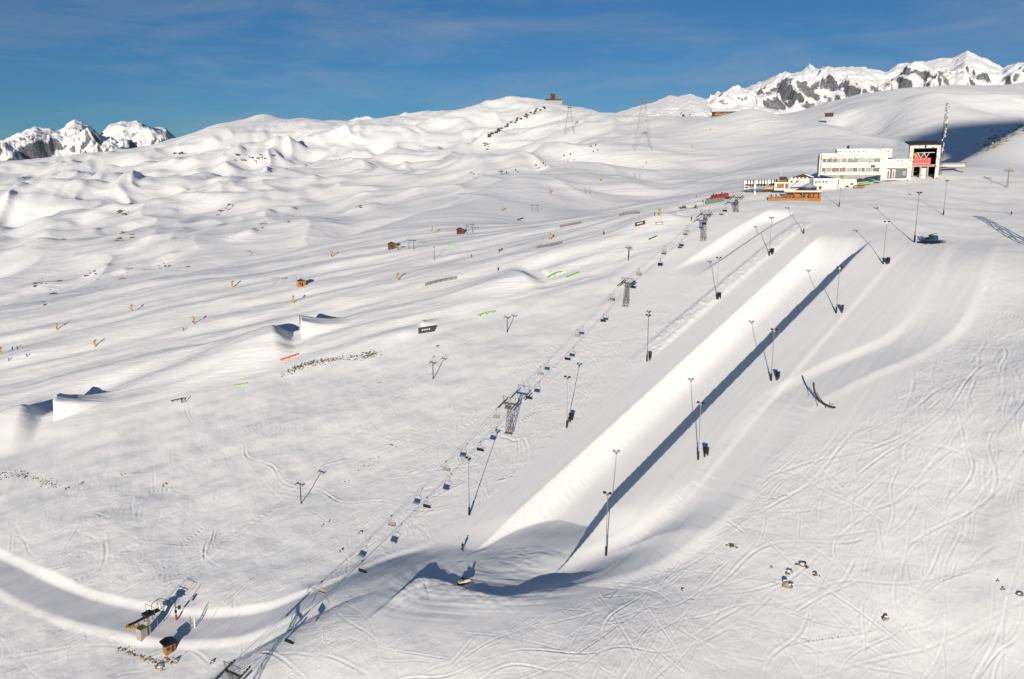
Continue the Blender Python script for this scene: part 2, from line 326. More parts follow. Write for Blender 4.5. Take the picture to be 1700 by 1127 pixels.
# ------------------------------------------------------------------ ski tracks pressed into the snow
def tracks():
    rs = np.random.RandomState(5)
    def poly_uv(pts): return [bp(*p)[:2] for p in pts]
    def inside(x, y, P):
        c = False; j = len(P)-1
        for i in range(len(P)):
            if (P[i][1] > y) != (P[j][1] > y) and x < (P[j][0]-P[i][0])*(y-P[i][1])/(P[j][1]-P[i][1])+P[i][0]: c = not c
            j = i
        return c
    zones = [  # polygon, count, length range, depth, share of straight traverses
      ([(1740, 440), (1640, 440), (1590, 560), (1420, 640), (1300, 700), (1230, 800), (1100, 910), (1000, 965), (1000, 1160), (1760, 1160)], 560, (8, 60), .17, .35),
      ([(1000, 968), (850, 1012), (700, 1000), (560, 1060), (480, 1160), (1000, 1160)], 90, (6, 30), .10, .5),
      ([(1060, 530), (1170, 505), (1060, 600), (930, 720), (780, 850), (620, 920), (540, 970), (560, 880), (760, 690), (930, 560)], 520, (4, 20), .2, .15),
      ([(150, 780), (330, 760), (400, 850), (330, 960), (170, 990), (110, 900)], 220, (4, 18), .2, .2),
      ([(-20, 990), (120, 1030), (240, 1070), (480, 1080), (470, 1150), (-40, 1150)], 130, (6, 34), .16, .4),
      ([(300, 720), (620, 600), (700, 650), (420, 960), (250, 940)], 110, (15, 70), .12, .7),
      ([(1600, 330), (1720, 330), (1720, 430), (1640, 400)], 60, (10, 40), .12, .4),
      ([(0, 800), (140, 800), (200, 960), (0, 930)], 16, (15, 50), .12, .8),
    ]
    SX, SY, SD, SW = [], [], [], []
    for P_, cnt, (l0, l1), dep, trav in zones:
        CC = []
        P = poly_uv(P_); xs = [p[0] for p in P]; ys = [p[1] for p in P]; n = 0; tries = 0
        while n < cnt and tries < cnt*20:
            tries += 1; x, y = rs.uniform(min(xs), max(xs)), rs.uniform(min(ys), max(ys))
            if not inside(x, y, P): continue
            if len(CC) < 1+cnt//22: CC.append((x, y))
            elif rs.rand() < .55: c_ = CC[rs.randint(len(CC))]; x, y = c_[0]+rs.normal(0, 6), c_[1]+rs.normal(0, 6)
            n += 1; ln = rs.uniform(l0, l1)*(1.5 if rs.rand() < .12 else 1); st = .16; k = int(ln/st); t = np.arange(k)*st
            if rs.rand() < trav: b = rs.choice([1.1, -.9, 2.0, .55])+rs.normal(0, .4); A = rs.uniform(.05, .45); lam = rs.uniform(20, 60)
            else: b = rs.choice([3.87, 3.4, 4.4])+rs.normal(0, .3); A = rs.uniform(.08, .5); lam = rs.uniform(14, 46)
            hd = b+A*np.sin(2*np.pi*t/lam+rs.uniform(0, 6.3))+rs.normal(0, .004)*t
            px = x+np.cumsum(np.sin(hd))*st; py = y+np.cumsum(np.cos(hd))*st
            amp = dep*min(1.7, .62*math.exp(rs.normal(0, .55)))*np.minimum(1, np.minimum(np.arange(k)/12., (k-np.arange(k))/12.))*(.75+.35*np.sin(t/rs.uniform(2, 6)+rs.uniform(0, 6)))
            SX.append(px); SY.append(py); SD.append(amp); SW.append(np.full(k, rs.uniform(.11, .24)))
    SX = np.concatenate(SX); SY = np.concatenate(SY); SD = np.concatenate(SD); SW = np.concatenate(SW)
    T = np.zeros(NA*NR); B = np.zeros(NA*NR)
    a = np.arctan2(SX, SY); r = np.hypot(SX, SY); ok = (np.abs(a) < .66) & (r > 90) & (r < 420)
    SX, SY, SD, SW, a, r = (q[ok] for q in (SX, SY, SD, SW, a, r))
    SW = SW*np.clip(r/140, 1, 1.7); SD = SD*np.clip(r/180, .85, 1.1)
    i0 = np.rint(np.interp(a, az, np.arange(NA))).astype(int); j0 = np.rint(np.interp(r, rr, np.arange(NR))).astype(int)
    fx, fy = GX.ravel(), GY.ravel()
    for di in range(-4, 5):
        for dj in range(-3, 4):
            i = np.clip(i0+di, 0, NA-1); j = np.clip(j0+dj, 0, NR-1); k = i*NR+j
            d = np.hypot(fx[k]-SX, fy[k]-SY); c = np.exp(-(d/SW)**2)*SD
            np.maximum.at(T, k, c); np.maximum.at(B, k, np.exp(-((d-2.0*SW)/(.8*SW))**2)*SD)
    keep = 1-np.clip(GG, 0, 1)
    return ((B*.55-T)*1.0*keep.ravel()).reshape(NA, NR)
GZ = GZ+tracks()
nearf = (1-sstep(330, 480, RG))*(1-np.clip(GG*1.1, 0, 1))
GZ += nearf*(fbm(GX, GY, 2.4, 3, 131)*.07+fbm(GX, GY, 8.0, 2, 141)*.12)
# groomer passes: shallow steps between the machine's lanes
uG, wG = uw(GX, GY)
GZ += np.clip(GG, 0, 1)*(1-sstep(330, 480, RG))*(.035*np.abs(((wG+.8*fbm(GX, GY, 40, 2, 151))/5.2) % 1.0-.5)+fbm(wG*.9, uG*.06, 1.6, 3, 161)*.05)

_wall = sstep(5, 7, np.abs(wG-19.5))*(1-sstep(9.3, 9.8, np.abs(wG-19.5)))*sstep(0, 20, uG)*(1-sstep(175, 182, uG))
GZ += _wall*fbm(uG, wG*.12, 1.3, 3, 191)*.10
# ------------------------------------------------------------------ materials
MATS = {}
def mat(name, col, rough=.6, metal=0., noise=.0, nscale=6., spec=.3, bump=0.):
    if name in MATS: return MATS[name]
    m = bpy.data.materials.new(name); m.use_nodes = True; t = m.node_tree; b = t.nodes['Principled BSDF']
    b.inputs['Roughness'].default_value = rough; b.inputs['Metallic'].default_value = metal; b.inputs['Specular IOR Level'].default_value = spec
    c = (*col, 1); b.inputs['Base Color'].default_value = c
    if noise:
        tc = t.nodes.new('ShaderNodeTexCoord'); n = t.nodes.new('ShaderNodeTexNoise'); n.inputs['Scale'].default_value = nscale; n.inputs['Detail'].default_value = 5
        r = t.nodes.new('ShaderNodeValToRGB'); r.color_ramp.elements[0].position = .3; r.color_ramp.elements[1].position = .7
        r.color_ramp.elements[0].color = (*(v*(1-noise) for v in col), 1); r.color_ramp.elements[1].color = (*(min(1, v*(1+noise)) for v in col), 1)
        t.links.new(tc.outputs['Object'], n.inputs['Vector']); t.links.new(n.outputs[0], r.inputs[0]); t.links.new(r.outputs[0], b.inputs['Base Color'])
        if bump:
            bu = t.nodes.new('ShaderNodeBump'); bu.inputs['Strength'].default_value = bump; bu.inputs['Distance'].default_value = .05
            t.links.new(n.outputs[0], bu.inputs['Height']); t.links.new(bu.outputs[0], b.inputs['Normal'])
    MATS[name] = m; return m
def snow_material(name, rock_lo, rock_hi, nscale, near=True, strata=1, rockcol=((.055, .05, .045), (.19, .165, .14))):
    m = bpy.data.materials.new(name); m.use_nodes = True; t = m.node_tree; N = t.nodes; L = t.links.new; b = N['Principled BSDF']
    def nn(k, **kw):
        n = N.new(k)
        for a, v in kw.items(): setattr(n, a, v)
        return n
    geo = nn('ShaderNodeNewGeometry'); sx = nn('ShaderNodeSeparateXYZ'); L(geo.outputs['Normal'], sx.inputs[0])
    tc = nn('ShaderNodeTexCoord'); no = nn('ShaderNodeTexNoise'); no.inputs['Scale'].default_value = nscale; no.inputs['Detail'].default_value = 8; no.inputs['Roughness'].default_value = .65
    mpp = nn('ShaderNodeMapping'); mpp.inputs['Scale'].default_value = (1, 1, strata); L(tc.outputs['Object'], mpp.inputs[0]); L(mpp.outputs[0], no.inputs['Vector'])
    ad = nn('ShaderNodeMath', operation='MULTIPLY_ADD'); ad.inputs[1].default_value = .34; ad.inputs[2].default_value = -.17; L(no.outputs[0], ad.inputs[0])
    sm = nn('ShaderNodeMath', operation='ADD'); L(sx.outputs[2], sm.inputs[0]); L(ad.outputs[0], sm.inputs[1])
    mr = nn('ShaderNodeMapRange', interpolation_type='SMOOTHSTEP'); mr.inputs[1].default_value = rock_lo; mr.inputs[2].default_value = rock_hi; mr.inputs[3].default_value = 1; mr.inputs[4].default_value = 0
    L(sm.outputs[0], mr.inputs[0]); fac = mr.outputs[0]
    if near:
        at_ = nn('ShaderNodeAttribute', attribute_name='bare'); mu = nn('ShaderNodeMath', operation='MULTIPLY'); L(fac, mu.inputs[0]); L(at_.outputs['Fac'], mu.inputs[1]); fac = mu.outputs[0]
    n2 = nn('ShaderNodeTexNoise'); n2.inputs['Scale'].default_value = nscale*6; n2.inputs['Detail'].default_value = 6; L(tc.outputs['Object'], n2.inputs['Vector'])
    rc = nn('ShaderNodeValToRGB'); rc.color_ramp.elements[0].position = .35; rc.color_ramp.elements[1].position = .7; rc.color_ramp.elements[0].color = (*rockcol[0], 1); rc.color_ramp.elements[1].color = (*rockcol[1], 1)
    L(n2.outputs[0], rc.inputs[0])
    sn = nn('ShaderNodeValToRGB'); sn.color_ramp.elements[0].position = .3; sn.color_ramp.elements[1].position = .75; sn.color_ramp.elements[0].color = (.83, .845, .87, 1); sn.color_ramp.elements[1].color = (.90, .90, .90, 1)
    n3 = nn('ShaderNodeTexNoise'); n3.inputs['Scale'].default_value = .06; n3.inputs['Detail'].default_value = 9; n3.inputs['Roughness'].default_value = .7; L(tc.outputs['Object'], n3.inputs['Vector']); L(n3.outputs[0], sn.inputs[0])
    mx = nn('ShaderNodeMix', data_type='RGBA'); L(fac, mx.inputs[0]); L(sn.outputs[0], mx.inputs[6]); L(rc.outputs[0], mx.inputs[7]); L(mx.outputs[2], b.inputs['Base Color'])
    b.inputs['Roughness'].default_value = .75; b.inputs['Diffuse Roughness'].default_value = .2; b.inputs['Specular IOR Level'].default_value = .12
    # fine relief
    if near:
        gr = nn('ShaderNodeAttribute', attribute_name='groomed')
        n4 = nn('ShaderNodeTexNoise'); n4.inputs['Scale'].default_value = .9; n4.inputs['Detail'].default_value = 6; n4.inputs['Roughness'].default_value = .6; L(tc.outputs['Object'], n4.inputs['Vector'])
        st = nn('ShaderNodeMapRange'); st.inputs[3].default_value = .30; st.inputs[4].default_value = .05; L(gr.outputs['Fac'], st.inputs[0])
        pa = nn('ShaderNodeAttribute', attribute_name='piste'); mp5 = nn('ShaderNodeMapping'); mp5.inputs['Scale'].default_value = (.10, .9, .9); mp5.inputs['Rotation'].default_value = (0, 0, R(-5)); L(tc.outputs['Object'], mp5.inputs[0])
        n5 = nn('ShaderNodeTexNoise'); n5.inputs['Scale'].default_value = .35; n5.inputs['Detail'].default_value = 7; n5.inputs['Roughness'].default_value = .68; n5.inputs['Distortion'].default_value = .6; L(mp5.outputs[0], n5.inputs['Vector'])
        b5 = nn('ShaderNodeBump'); b5.inputs['Distance'].default_value = .9; L(pa.outputs['Fac'], b5.inputs['Strength']); L(n5.outputs[0], b5.inputs['Height'])
        ba = nn('ShaderNodeAttribute', attribute_name='bare'); mp6 = nn('ShaderNodeMapping'); mp6.inputs['Scale'].default_value = (.6, 1, 1); L(tc.outputs['Object'], mp6.inputs[0])
        n6 = nn('ShaderNodeTexNoise'); n6.inputs['Scale'].default_value = .022; n6.inputs['Detail'].default_value = 9; n6.inputs['Roughness'].default_value = .6; n6.inputs['Distortion'].default_value = .8; L(mp6.outputs[0], n6.inputs['Vector'])
        s6 = nn('ShaderNodeMath', operation='MULTIPLY'); s6.inputs[1].default_value = .55; L(ba.outputs['Fac'], s6.inputs[0])
        b6 = nn('ShaderNodeBump'); b6.inputs['Distance'].default_value = 6.0; L(s6.outputs[0], b6.inputs['Strength']); L(n6.outputs[0], b6.inputs['Height']); L(b5.outputs[0], b6.inputs['Normal'])
        bu = nn('ShaderNodeBump'); L(b6.outputs[0], bu.inputs['Normal']); bu.inputs['Distance'].default_value = .22; L(st.outputs[0], bu.inputs['Strength']); L(n4.outputs[0], bu.inputs['Height']); L(bu.outputs[0], b.inputs['Normal'])
    else:
        bu = nn('ShaderNodeBump'); bu.inputs['Strength'].default_value = .8; bu.inputs['Distance'].default_value = .05/nscale; L(n2.outputs[0], bu.inputs['Height']); L(bu.outputs[0], b.inputs['Normal'])
    return m
def grid_mesh(name, X, Y, Z, m, attrs={}):
    na, nr = X.shape; me = bpy.data.meshes.new(name)
    co = np.stack([X, Y, Z], 2).reshape(-1, 3).astype(np.float32)
    i = (np.arange(na-1)[:, None]*nr+np.arange(nr-1)[None]).ravel()
    fc = np.stack([i, i+1, i+nr+1, i+nr], 1)[:, ::-1].astype(np.int32)
    me.vertices.add(len(co)); me.vertices.foreach_set('co', co.ravel())
    me.loops.add(fc.size); me.loops.foreach_set('vertex_index', fc.ravel())
    me.polygons.add(len(fc)); me.polygons.foreach_set('loop_start', np.arange(0, fc.size, 4, dtype=np.int32)); me.polygons.foreach_set('loop_total', np.full(len(fc), 4, np.int32))
    me.polygons.foreach_set('use_smooth', np.ones(len(fc), bool))
    me.update(calc_edges=True); me.validate()
    for k, v in attrs.items():
        a = me.attributes.new(k, 'FLOAT', 'POINT'); a.data.foreach_set('value', v.ravel().astype(np.float32))
    me.materials.append(m); o = bpy.data.objects.new(name, me); COL.objects.link(o); return o
bare = sstep(560, 760, RG)
# bare ground showing through in a few wind-scoured places of the near slope
def scour(px, py, sx, sy, rot):
    p = bp(px, py); c, s = math.cos(rot), math.sin(rot); a = (GX-p[0])*c+(GY-p[1])*s; b = -(GX-p[0])*s+(GY-p[1])*c
    return np.exp(-(a/sx)**2-(b/sy)**2)
_d, _s, _ = seg_nearest(GX.ravel(), GY.ravel(), PISTE); PISTE_A = (sstep(-4, 14, -_s*_d*PSIDE).reshape(NA, NR)*(1-sstep(520, 640, RG)))*.55
terrain = grid_mesh('snow_slope', GX, GY, GZ, snow_material('snow', .56, .66, .11), {'groomed': np.clip(GG, 0, 1), 'bare': bare, 'piste': PISTE_A})
terrain['kind'] = 'structure'; terrain['label'] = 'snow covered mountainside with groomed halfpipe, jumps and rolling hills'
# ------------------------------------------------------------------ the far ranges
def mountain(name, sky, z, foot, amp, seed, nscale, lo, hi, ribs=5.0, label='', nz=150, spread=.35, strata=1):
    sky = np.array(sky, float); px = np.linspace(sky[0, 0], sky[-1, 0], 420)
    py = np.interp(px, sky[:, 0], sky[:, 1]); a = np.arctan((px-850)/F/(CP+(563.5-py)/F*SP))
    c_ = (563.5-py)/F; e = (c_*CP-SP)/np.hypot((px-850)/F, CP+c_*SP); e0 = np.tan(np.arctan((563.5-foot)/F)-PITCH)
    v = np.concatenate([np.linspace(0, 1, nz), np.linspace(1.02, 1.6, 24)])
    A, Vv = np.meshgrid(a, v, indexing='ij'); E = e[:, None]*np.ones_like(Vv)
    rad = z*(1-spread+spread*Vv); X = np.sin(A)*rad; Y = np.cos(A)*rad
    crest = E*z; base = e0*z*(1-spread)
    prof = np.where(Vv <= 1, Vv**1.25, 1-(Vv-1)*1.6)
    Z = base+(crest-base)*prof
    damp = np.where(Vv <= 1, np.sin(np.pi*np.clip(Vv, 0, 1))**1.1*(1-.55*np.clip(Vv, 0, 1))*1.3, .6*np.minimum(1, (Vv-1)*4))
    wx = fbm(X, Y, z*.05, 3, seed+5)*z*.02
    Z += damp*amp*(fbm(X+wx, Y*.5-wx, z*.06, 7, seed, True)*.5+fbm(X, Y, z*.12, 3, seed+9)*.5)
    Z += amp*.05*np.exp(-((Vv-1)/.1)**2)*fbm(X, Y, z*.01, 3, seed+3)
    o = grid_mesh(name, X, Y, Z, snow_material(name+'_snow', lo, hi, nscale, False, strata, ((.10, .11, .13), (.26, .265, .28)))); o['kind'] = 'structure'; o['label'] = label
    return o
mountain('mountain', [(-160, 275), (-60, 262), (-20, 246), (15, 232), (40, 217), (60, 210), (80, 213), (100, 215), (112, 206), (123, 199), (135, 201), (150, 209), (165, 224), (180, 207), (200, 202), (228, 202), (250, 211), (275, 212), (290, 228), (330, 250), (420, 270)], 9000, 330, 520, 3, .011, .50, .63, label='jagged snowy peaks far off at the left skyline')
mountain('mountain', [(500, 225), (545, 210), (552, 203), (575, 205), (590, 199), (612, 197), (622, 201), (640, 206), (660, 207), (690, 205), (720, 202), (760, 215), (800, 225)], 7000, 260, 260, 13, .016, .56, .70, label='small craggy range peeping over the rolling skyline')
mountain('mountain', [(980, 215), (1020, 188), (1060, 176), (1090, 168), (1110, 158), (1125, 160), (1145, 155), (1165, 162), (1180, 172), (1200, 180), (1230, 195), (1270, 215)], 3200, 240, 70, 23, .03, .60, .74, label='rocky topped snow hump behind the upper pylon')
mountain('mountain', [(1130, 200), (1190, 172), (1200, 162), (1240, 145), (1290, 125), (1340, 118), (1400, 111), (1440, 112), (1470, 120), (1490, 108), (1540, 100), (1585, 94), (1605, 84), (1625, 92), (1650, 106), (1665, 112), (1685, 104), (1720, 100), (1800, 110), (1950, 95)], 4200, 235, 230, 33, .022, .56, .67, strata=6, label='long rocky snow mountain rising at the right skyline')

# unseen mountain added behind the viewpoint, its crest shaped to shade the far valley
bx = np.concatenate([np.linspace(-1200, -220, 30), np.linspace(-200, 200, 60), np.linspace(230, 2600, 50)]); bv = np.linspace(-1, 1, 41)
BX, BV = np.meshgrid(bx, bv, indexing='ij')
hgt = np.interp(BX, [-1200, -500, -204, -140, -45, -15, 12, 28, 60, 137, 340, 700, 1200, 2600], [-300, -60, 60, 130, 200, 232, 285, 345, 392, 425, 450, 480, 450, 280])
BZ = -350+(hgt+350)*(1-np.abs(BV)**1.3)+fbm(BX, BV*700, 160, 4, 201)*40*np.abs(BV)
mo = grid_mesh('mountain', BX[::-1], -1500+BV*620, BZ[::-1], snow_material('shade_mountain_snow', .62, .80, .006, False)); mo['kind'] = 'structure'; mo['label'] = 'unseen snowy mountain added behind the viewpoint to shade the far valley'
# ------------------------------------------------------------------ mesh helpers
class MB:
    def __init__(s): s.v = []; s.f = []
    def add(s, vs, fs):
        n = len(s.v); s.v += [tuple(v) for v in vs]; s.f += [tuple(i+n for i in f) for f in fs]; return s
    def box(s, c, d, rz=0, rx=0, ry=0):
        M = Matrix.Rotation(rz, 3, 'Z') @ Matrix.Rotation(rx, 3, 'X') @ Matrix.Rotation(ry, 3, 'Y'); c = Vector(c)
        vs = [c+M @ Vector((x*d[0]/2, y*d[1]/2, z*d[2]/2)) for x in (-1, 1) for y in (-1, 1) for z in (-1, 1)]
        return s.add(vs, [(0, 1, 3, 2), (4, 6, 7, 5), (0, 4, 5, 1), (2, 3, 7, 6), (0, 2, 6, 4), (1, 5, 7, 3)])
    def bb(s, x0, x1, y0, y1, z0, z1): return s.box(((x0+x1)/2, (y0+y1)/2, (z0+z1)/2), (x1-x0, y1-y0, z1-z0))
    def tube(s, a, b, r0, r1=None, n=6):
        a = Vector(a); b = Vector(b); r1 = r0 if r1 is None else r1; d = (b-a).normalized()
        u = d.orthogonal().normalized(); w = d.cross(u)
        vs = [p+(u*math.cos(2*math.pi*k/n)+w*math.sin(2*math.pi*k/n))*r for p, r in ((a, r0), (b, r1)) for k in range(n)]
        fs = [(k, (k+1) % n, n+(k+1) % n, n+k) for k in range(n)]+[tuple(range(n))[::-1], tuple(range(n, 2*n))]
        return s.add(vs, fs)
    def path(s, pts, r, n=6):
        for a, b in zip(pts[:-1], pts[1:]): s.tube(a, b, r, None, n)
        return s
    def prism(s, poly, y0, y1, axis='y'):
        """outline given in (a, z), extruded along y (or x)"""
        n = len(poly); mk = (lambda a, z, y: (a, y, z)) if axis == 'y' else ((lambda a, z, y: (y, a, z)) if axis == 'x' else (lambda a, z, y: (a, z, y)))
        vs = [mk(a, z, y0) for a, z in poly]+[mk(a, z, y1) for a, z in poly]
        return s.add(vs, [(k, (k+1) % n, n+(k+1) % n, n+k) for k in range(n)]+[tuple(range(n))[::-1], tuple(range(n, 2*n))])
    def ball(s, c, r, seg=8, rings=5, sq=(1, 1, 1)):
        vs = [(c[0], c[1], c[2]+r*sq[2])]
        for i in range(1, rings):
            t = math.pi*i/rings
            vs += [(c[0]+r*sq[0]*math.sin(t)*math.cos(2*math.pi*k/seg), c[1]+r*sq[1]*math.sin(t)*math.sin(2*math.pi*k/seg), c[2]+r*sq[2]*math.cos(t)) for k in range(seg)]
        vs.append((c[0], c[1], c[2]-r*sq[2])); fs = [(0, 1+k, 1+(k+1) % seg) for k in range(seg)]
        for i in range(rings-2):
            a = 1+i*seg; fs += [(a+k, a+seg+k, a+seg+(k+1) % seg, a+(k+1) % seg) for k in range(seg)]
        a = 1+(rings-2)*seg; fs += [(a+k, len(vs)-1, a+(k+1) % seg) for k in range(seg)]
        return s.add(vs, fs)
    def mesh(s, name, m):
        me = bpy.data.meshes.new(name); me.from_pydata(s.v, [], s.f)
        import bmesh as _b
        bm = _b.new(); bm.from_mesh(me); _b.ops.recalc_face_normals(bm, faces=bm.faces); bm.to_mesh(me); bm.free()
        me.materials.append(m); return me
    def build(s, name, m, parent=None, smooth=False):
        me = s.mesh(name, m)
        if smooth: me.polygons.foreach_set('use_smooth', [True]*len(me.polygons))
        o = bpy.data.objects.new(name, me); COL.objects.link(o); o.parent = parent; return o
def link(name, me, parent, loc=(0, 0, 0)):
    o = bpy.data.objects.new(name, me); COL.objects.link(o); o.parent = parent; o.location = loc; return o
def tag(o, label, cat, group=None, kind=None):
    if label: o['label'] = label
    if cat: o['category'] = cat
    if group: o['group'] = group
    if kind: o['kind'] = kind
    return o
def thing(name, label, cat, loc=(0, 0, 0), rz=0, group=None):
    o = bpy.data.objects.new(name, None); COL.objects.link(o); o.location = loc; o.rotation_euler = (0, 0, rz); o.empty_display_size = .3
    return tag(o, label, cat, group)
KIDS = {}
def kids(o):
    return [c for c in COL.objects if c.parent == o]
def copy_tree(o, parent=None, cache={}):
    if o.name not in cache: cache[o.name] = kids(o)
    c = o.copy(); COL.objects.link(c); c.parent = parent
    for k in cache[o.name]: copy_tree(k, c)
    return c
def place(proto, used, loc, rz, label, scale=1.0, group=None):
    o = copy_tree(proto) if used[0] else proto
    used[0] = True; o.location = loc; o.rotation_euler = (0, 0, rz); o.scale = (scale,)*3; o['label'] = label
    if group: o['group'] = group
    return o
def heading(a, b): return -math.atan2(b[0]-a[0], b[1]-a[1])
def face_cam(p): return -math.atan2(p[0], p[1])
ORD = ['first', 'second', 'third', 'fourth', 'fifth', 'sixth', 'seventh', 'eighth', 'ninth', 'tenth', 'eleventh', 'twelfth', 'thirteenth', 'fourteenth', 'fifteenth', 'sixteenth', 'seventeenth', 'eighteenth', 'nineteenth', 'twentieth'] 
ORD += ['twenty-'+w for w in ORD[:9]]+['thirtieth']+['thirty-'+w for w in ORD[:9]]
galv = mat('galvanized_steel', (.30, .31, .32), .45, .6, .15, 3)
dsteel = mat('dark_steel', (.035, .035, .04), .5, .3)
olive = mat('olive_lattice', (.13, .125, .10), .6, .3, .25, 2)
blackp = mat('black_plastic', (.012, .012, .014), .5)
yellow = mat('yellow_pad', (.62, .36, .02), .6, 0, .12, 2)
orange = mat('orange_paint', (.75, .20, .02), .5)
green = mat('green_paint', (.20, .55, .04), .5)
red = mat('red_paint', (.55, .02, .03), .4)
wood = mat('golden_wood', (.36, .17, .06), .7, 0, .35, 4, bump=.3)
greywood = mat('weathered_wood', (.20, .17, .14), .8, 0, .35, 5, bump=.3)
dwood = mat('dark_wood', (.07, .04, .025), .75, 0, .3, 4)
white = mat('white_paint', (.78, .77, .74), .6, 0, .05, 2)
concrete = mat('concrete', (.36, .34, .31), .8, 0, .2, 2, bump=.2)
glass = mat('dark_glass', (.025, .03, .04), .12, 0, 0, 1, .6)
steelblue = mat('blue_panel', (.03, .07, .16), .4)
tan = mat('tan_seat', (.42, .33, .25), .6)
rope = mat('steel_rope', (.28, .28, .28), .6, .3)
snowm = mat('loose_snow', (.86, .87, .89), .8, 0, .03, 1)
# ------------------------------------------------------------------ floodlight masts along the pipes
def make_mast():
    r = thing('floodlight_mast', '', 'floodlight', group='floodlight masts along the halfpipes')
    m = MB(); m.tube((0, 0, -1), (0, 0, 14.2), .115, .065, 8); m.build('pole', galv, r)
    m = MB(); m.tube((0, 0, 0), (0, 0, 2.1), .25, .23, 8); m.build('padding', blackp, r)
    m = MB(); m.box((0, 0, 14.2), (1.5, .09, .09)); m.box((0, 0, 13.85), (.5, .3, .4)); m.build('crossbar', galv, r)
    for x in (-.62, .62):
        m = MB(); m.box((x, -.1, 14.35), (.62, .42, .26), 0, .35); h = m.build('lamp_head', dsteel, r)
        m = MB(); m.box((x, -.14, 14.20), (.52, .34, .03), 0, .35); m.build('lens', glass, h)
    m = MB(); m.box((0, .13, 2.7), (.26, .14, .5)); m.build('junction_box', galv, r)
    return r
mast = make_mast(); used = [False]
LEFT = [(779, 855), (941, 710), (1074, 600), (1190, 497), (1277, 425), (1334, 388)]
RIGHT = [(1006, 922), (1159, 763), (1280, 632), (1388, 520), (1466, 438)]
for i, (x, y) in enumerate(LEFT):
    p = ground(x, y); place(mast, used, p, heading((0, 0), (.663, .749))+(.2 if i % 2 else -.15), ('%s floodlight mast from the bottom along the left edge of the large halfpipe' % ORD[i]))
for i, (x, y) in enumerate(RIGHT):
    p = ground(x, y); place(mast, used, p, heading((0, 0), (.663, .749))+.3, ('%s floodlight mast from the bottom along the right side of the large halfpipe' % ORD[i]))
for (x, y, sc, lb) in ((1518, 402, 1.25, 'tall floodlight mast standing just left of the dark snow groomer'), (1393, 343, .92, 'thin lamp mast below the white mountain restaurant building'), (1566, 357, 1.0, 'thin lamp mast on the slope below the cable car station')):
    place(mast, used, ground(x, y), .4, lb, sc)
def make_cabinet():
    r = thing('power_cabinet', '', 'cabinet', group='dark cabinets beside the floodlight masts')
    m = MB(); m.bb(-.55, .55, -.35, .35, .75, 2.1); c = m.build('housing', blackp, r)
    m = MB(); m.bb(-.45, .45, -.375, -.352, .9, 1.95); d = m.build('door', dsteel, r)
    m = MB(); m.prism([(-.66, 2.1), (.66, 2.1), (.66, 2.17), (0, 2.3), (-.66, 2.17)], -.45, .45); m.build('roof', dsteel, r)
    for x in (-.45, .45):
        m = MB(); m.bb(x-.08, x+.08, -.25, .25, -.6, .75); m.build('leg', dwood, r)
    return r
cab = make_cabinet(); used = [False]
for i, (x, y, lb) in enumerate([(1172, 757, 'lowest dark power cabinet right of the large halfpipe'), (1291, 630, 'second dark power cabinet from the bottom right of the large halfpipe'), (1398, 518, 'third dark power cabinet from the bottom right of the large halfpipe'), (1474, 438, 'uppermost dark power cabinet right of the large halfpipe'), (948, 699, 'lowest dark power cabinet left of the large halfpipe'), (1079, 597, 'second dark power cabinet from the bottom left of the large halfpipe'), (1194, 496, 'third dark power cabinet from the bottom left of the large halfpipe'), (1282, 422, 'uppermost dark power cabinet between the two halfpipes')]):
    place(cab, used, ground(x, y), .5+.3*(i % 3), lb)
# ------------------------------------------------------------------ chairlift
def make_tower(h):
    r = thing('chairlift_tower', '', 'lift tower', group='lattice towers of the chairlift')
    b, t = .85, .34
    def cor(z, k): q = b+(t-b)*z/h; return Vector((q*(-1, 1, 1, -1)[k], q*(-1, -1, 1, 1)[k], z))
    for k in range(4):
        m = MB(); m.tube(cor(-1, k), cor(h, k), .085, .07, 4); m.build('leg', olive, r)
    m = MB(); n = 7
    for i in range(n):
        z0, z1 = h*i/n, h*(i+1)/n
        for k in range(4):
            m.tube(cor(z0, k), cor(z1, (k+1) % 4), .04, None, 4); m.tube(cor(z1, k), cor(z1, (k+1) % 4), .035, None, 4)
    m.build('bracing', olive, r)
    m = MB(); m.bb(-2.1, 2.1, -.28, .28, h-.1, h+.28)
    for s in (-1, 1): m.tube((s*.35, 0, h-1.5), (s*1.7, 0, h), .07, None, 4)
    m.build('crossarm', olive, r)
    for s in (-1, 1):
        m = MB(); y0, z0 = -2.3, h+.05-2.3*.30
        m.box((s*1.95, 0, h+.02), (.12, 4.9, .16), 0, math.atan(.30))
        for k in range(8):
            y = -2.2+4.4*k/7; z = h+.2+y*.30; m.tube((s*1.95-.07, y, z), (s*1.95+.07, y, z), .2, None, 8)
        m.build('sheave_train', dsteel, r)
        m = MB(); m.box((s*2.5, 0, h-.3), (.5, 4.6, .05), 0, math.atan(.30)); m.build('catwalk', galv, r)
    m = MB(); m.tube((-2.3, 0, h+1.9), (2.3, 0, h+1.9), .06, None, 4)
    for a, b_ in ((-1.6, -2.2), (-1.6, -1.0), (0, -.8), (0, .8), (1.6, 1.0), (1.6, 2.2)): m.tube((b_*.8, 0, h+.28), (a*1.3, 0, h+1.9), .045, None, 4)
    m.build('lifting_frame', olive, r)
    m = MB()
    for s in (-.16, .16): m.tube((s, -.9, 0), (s, -.45, h), .025, None, 4)
    for k in range(int(h/.6)): z = .4+k*.6; y = -.9+.45*z/h; m.tube((-.16, y, z), (.16, y, z), .02, None, 4)
    m.build('ladder', galv, r)
    m = MB(); m.bb(-1.2, 1.2, -1.2, 1.2, -1.5, .15); m.build('footing', concrete, r)
    return r
TB = [(392, 1196), (846, 719), (1039, 508), (1168, 399), (1222, 352)]
TW = [ground(*p) for p in TB]; TH = [9.2, 8.4, 8.2, 10.4, 6.5]
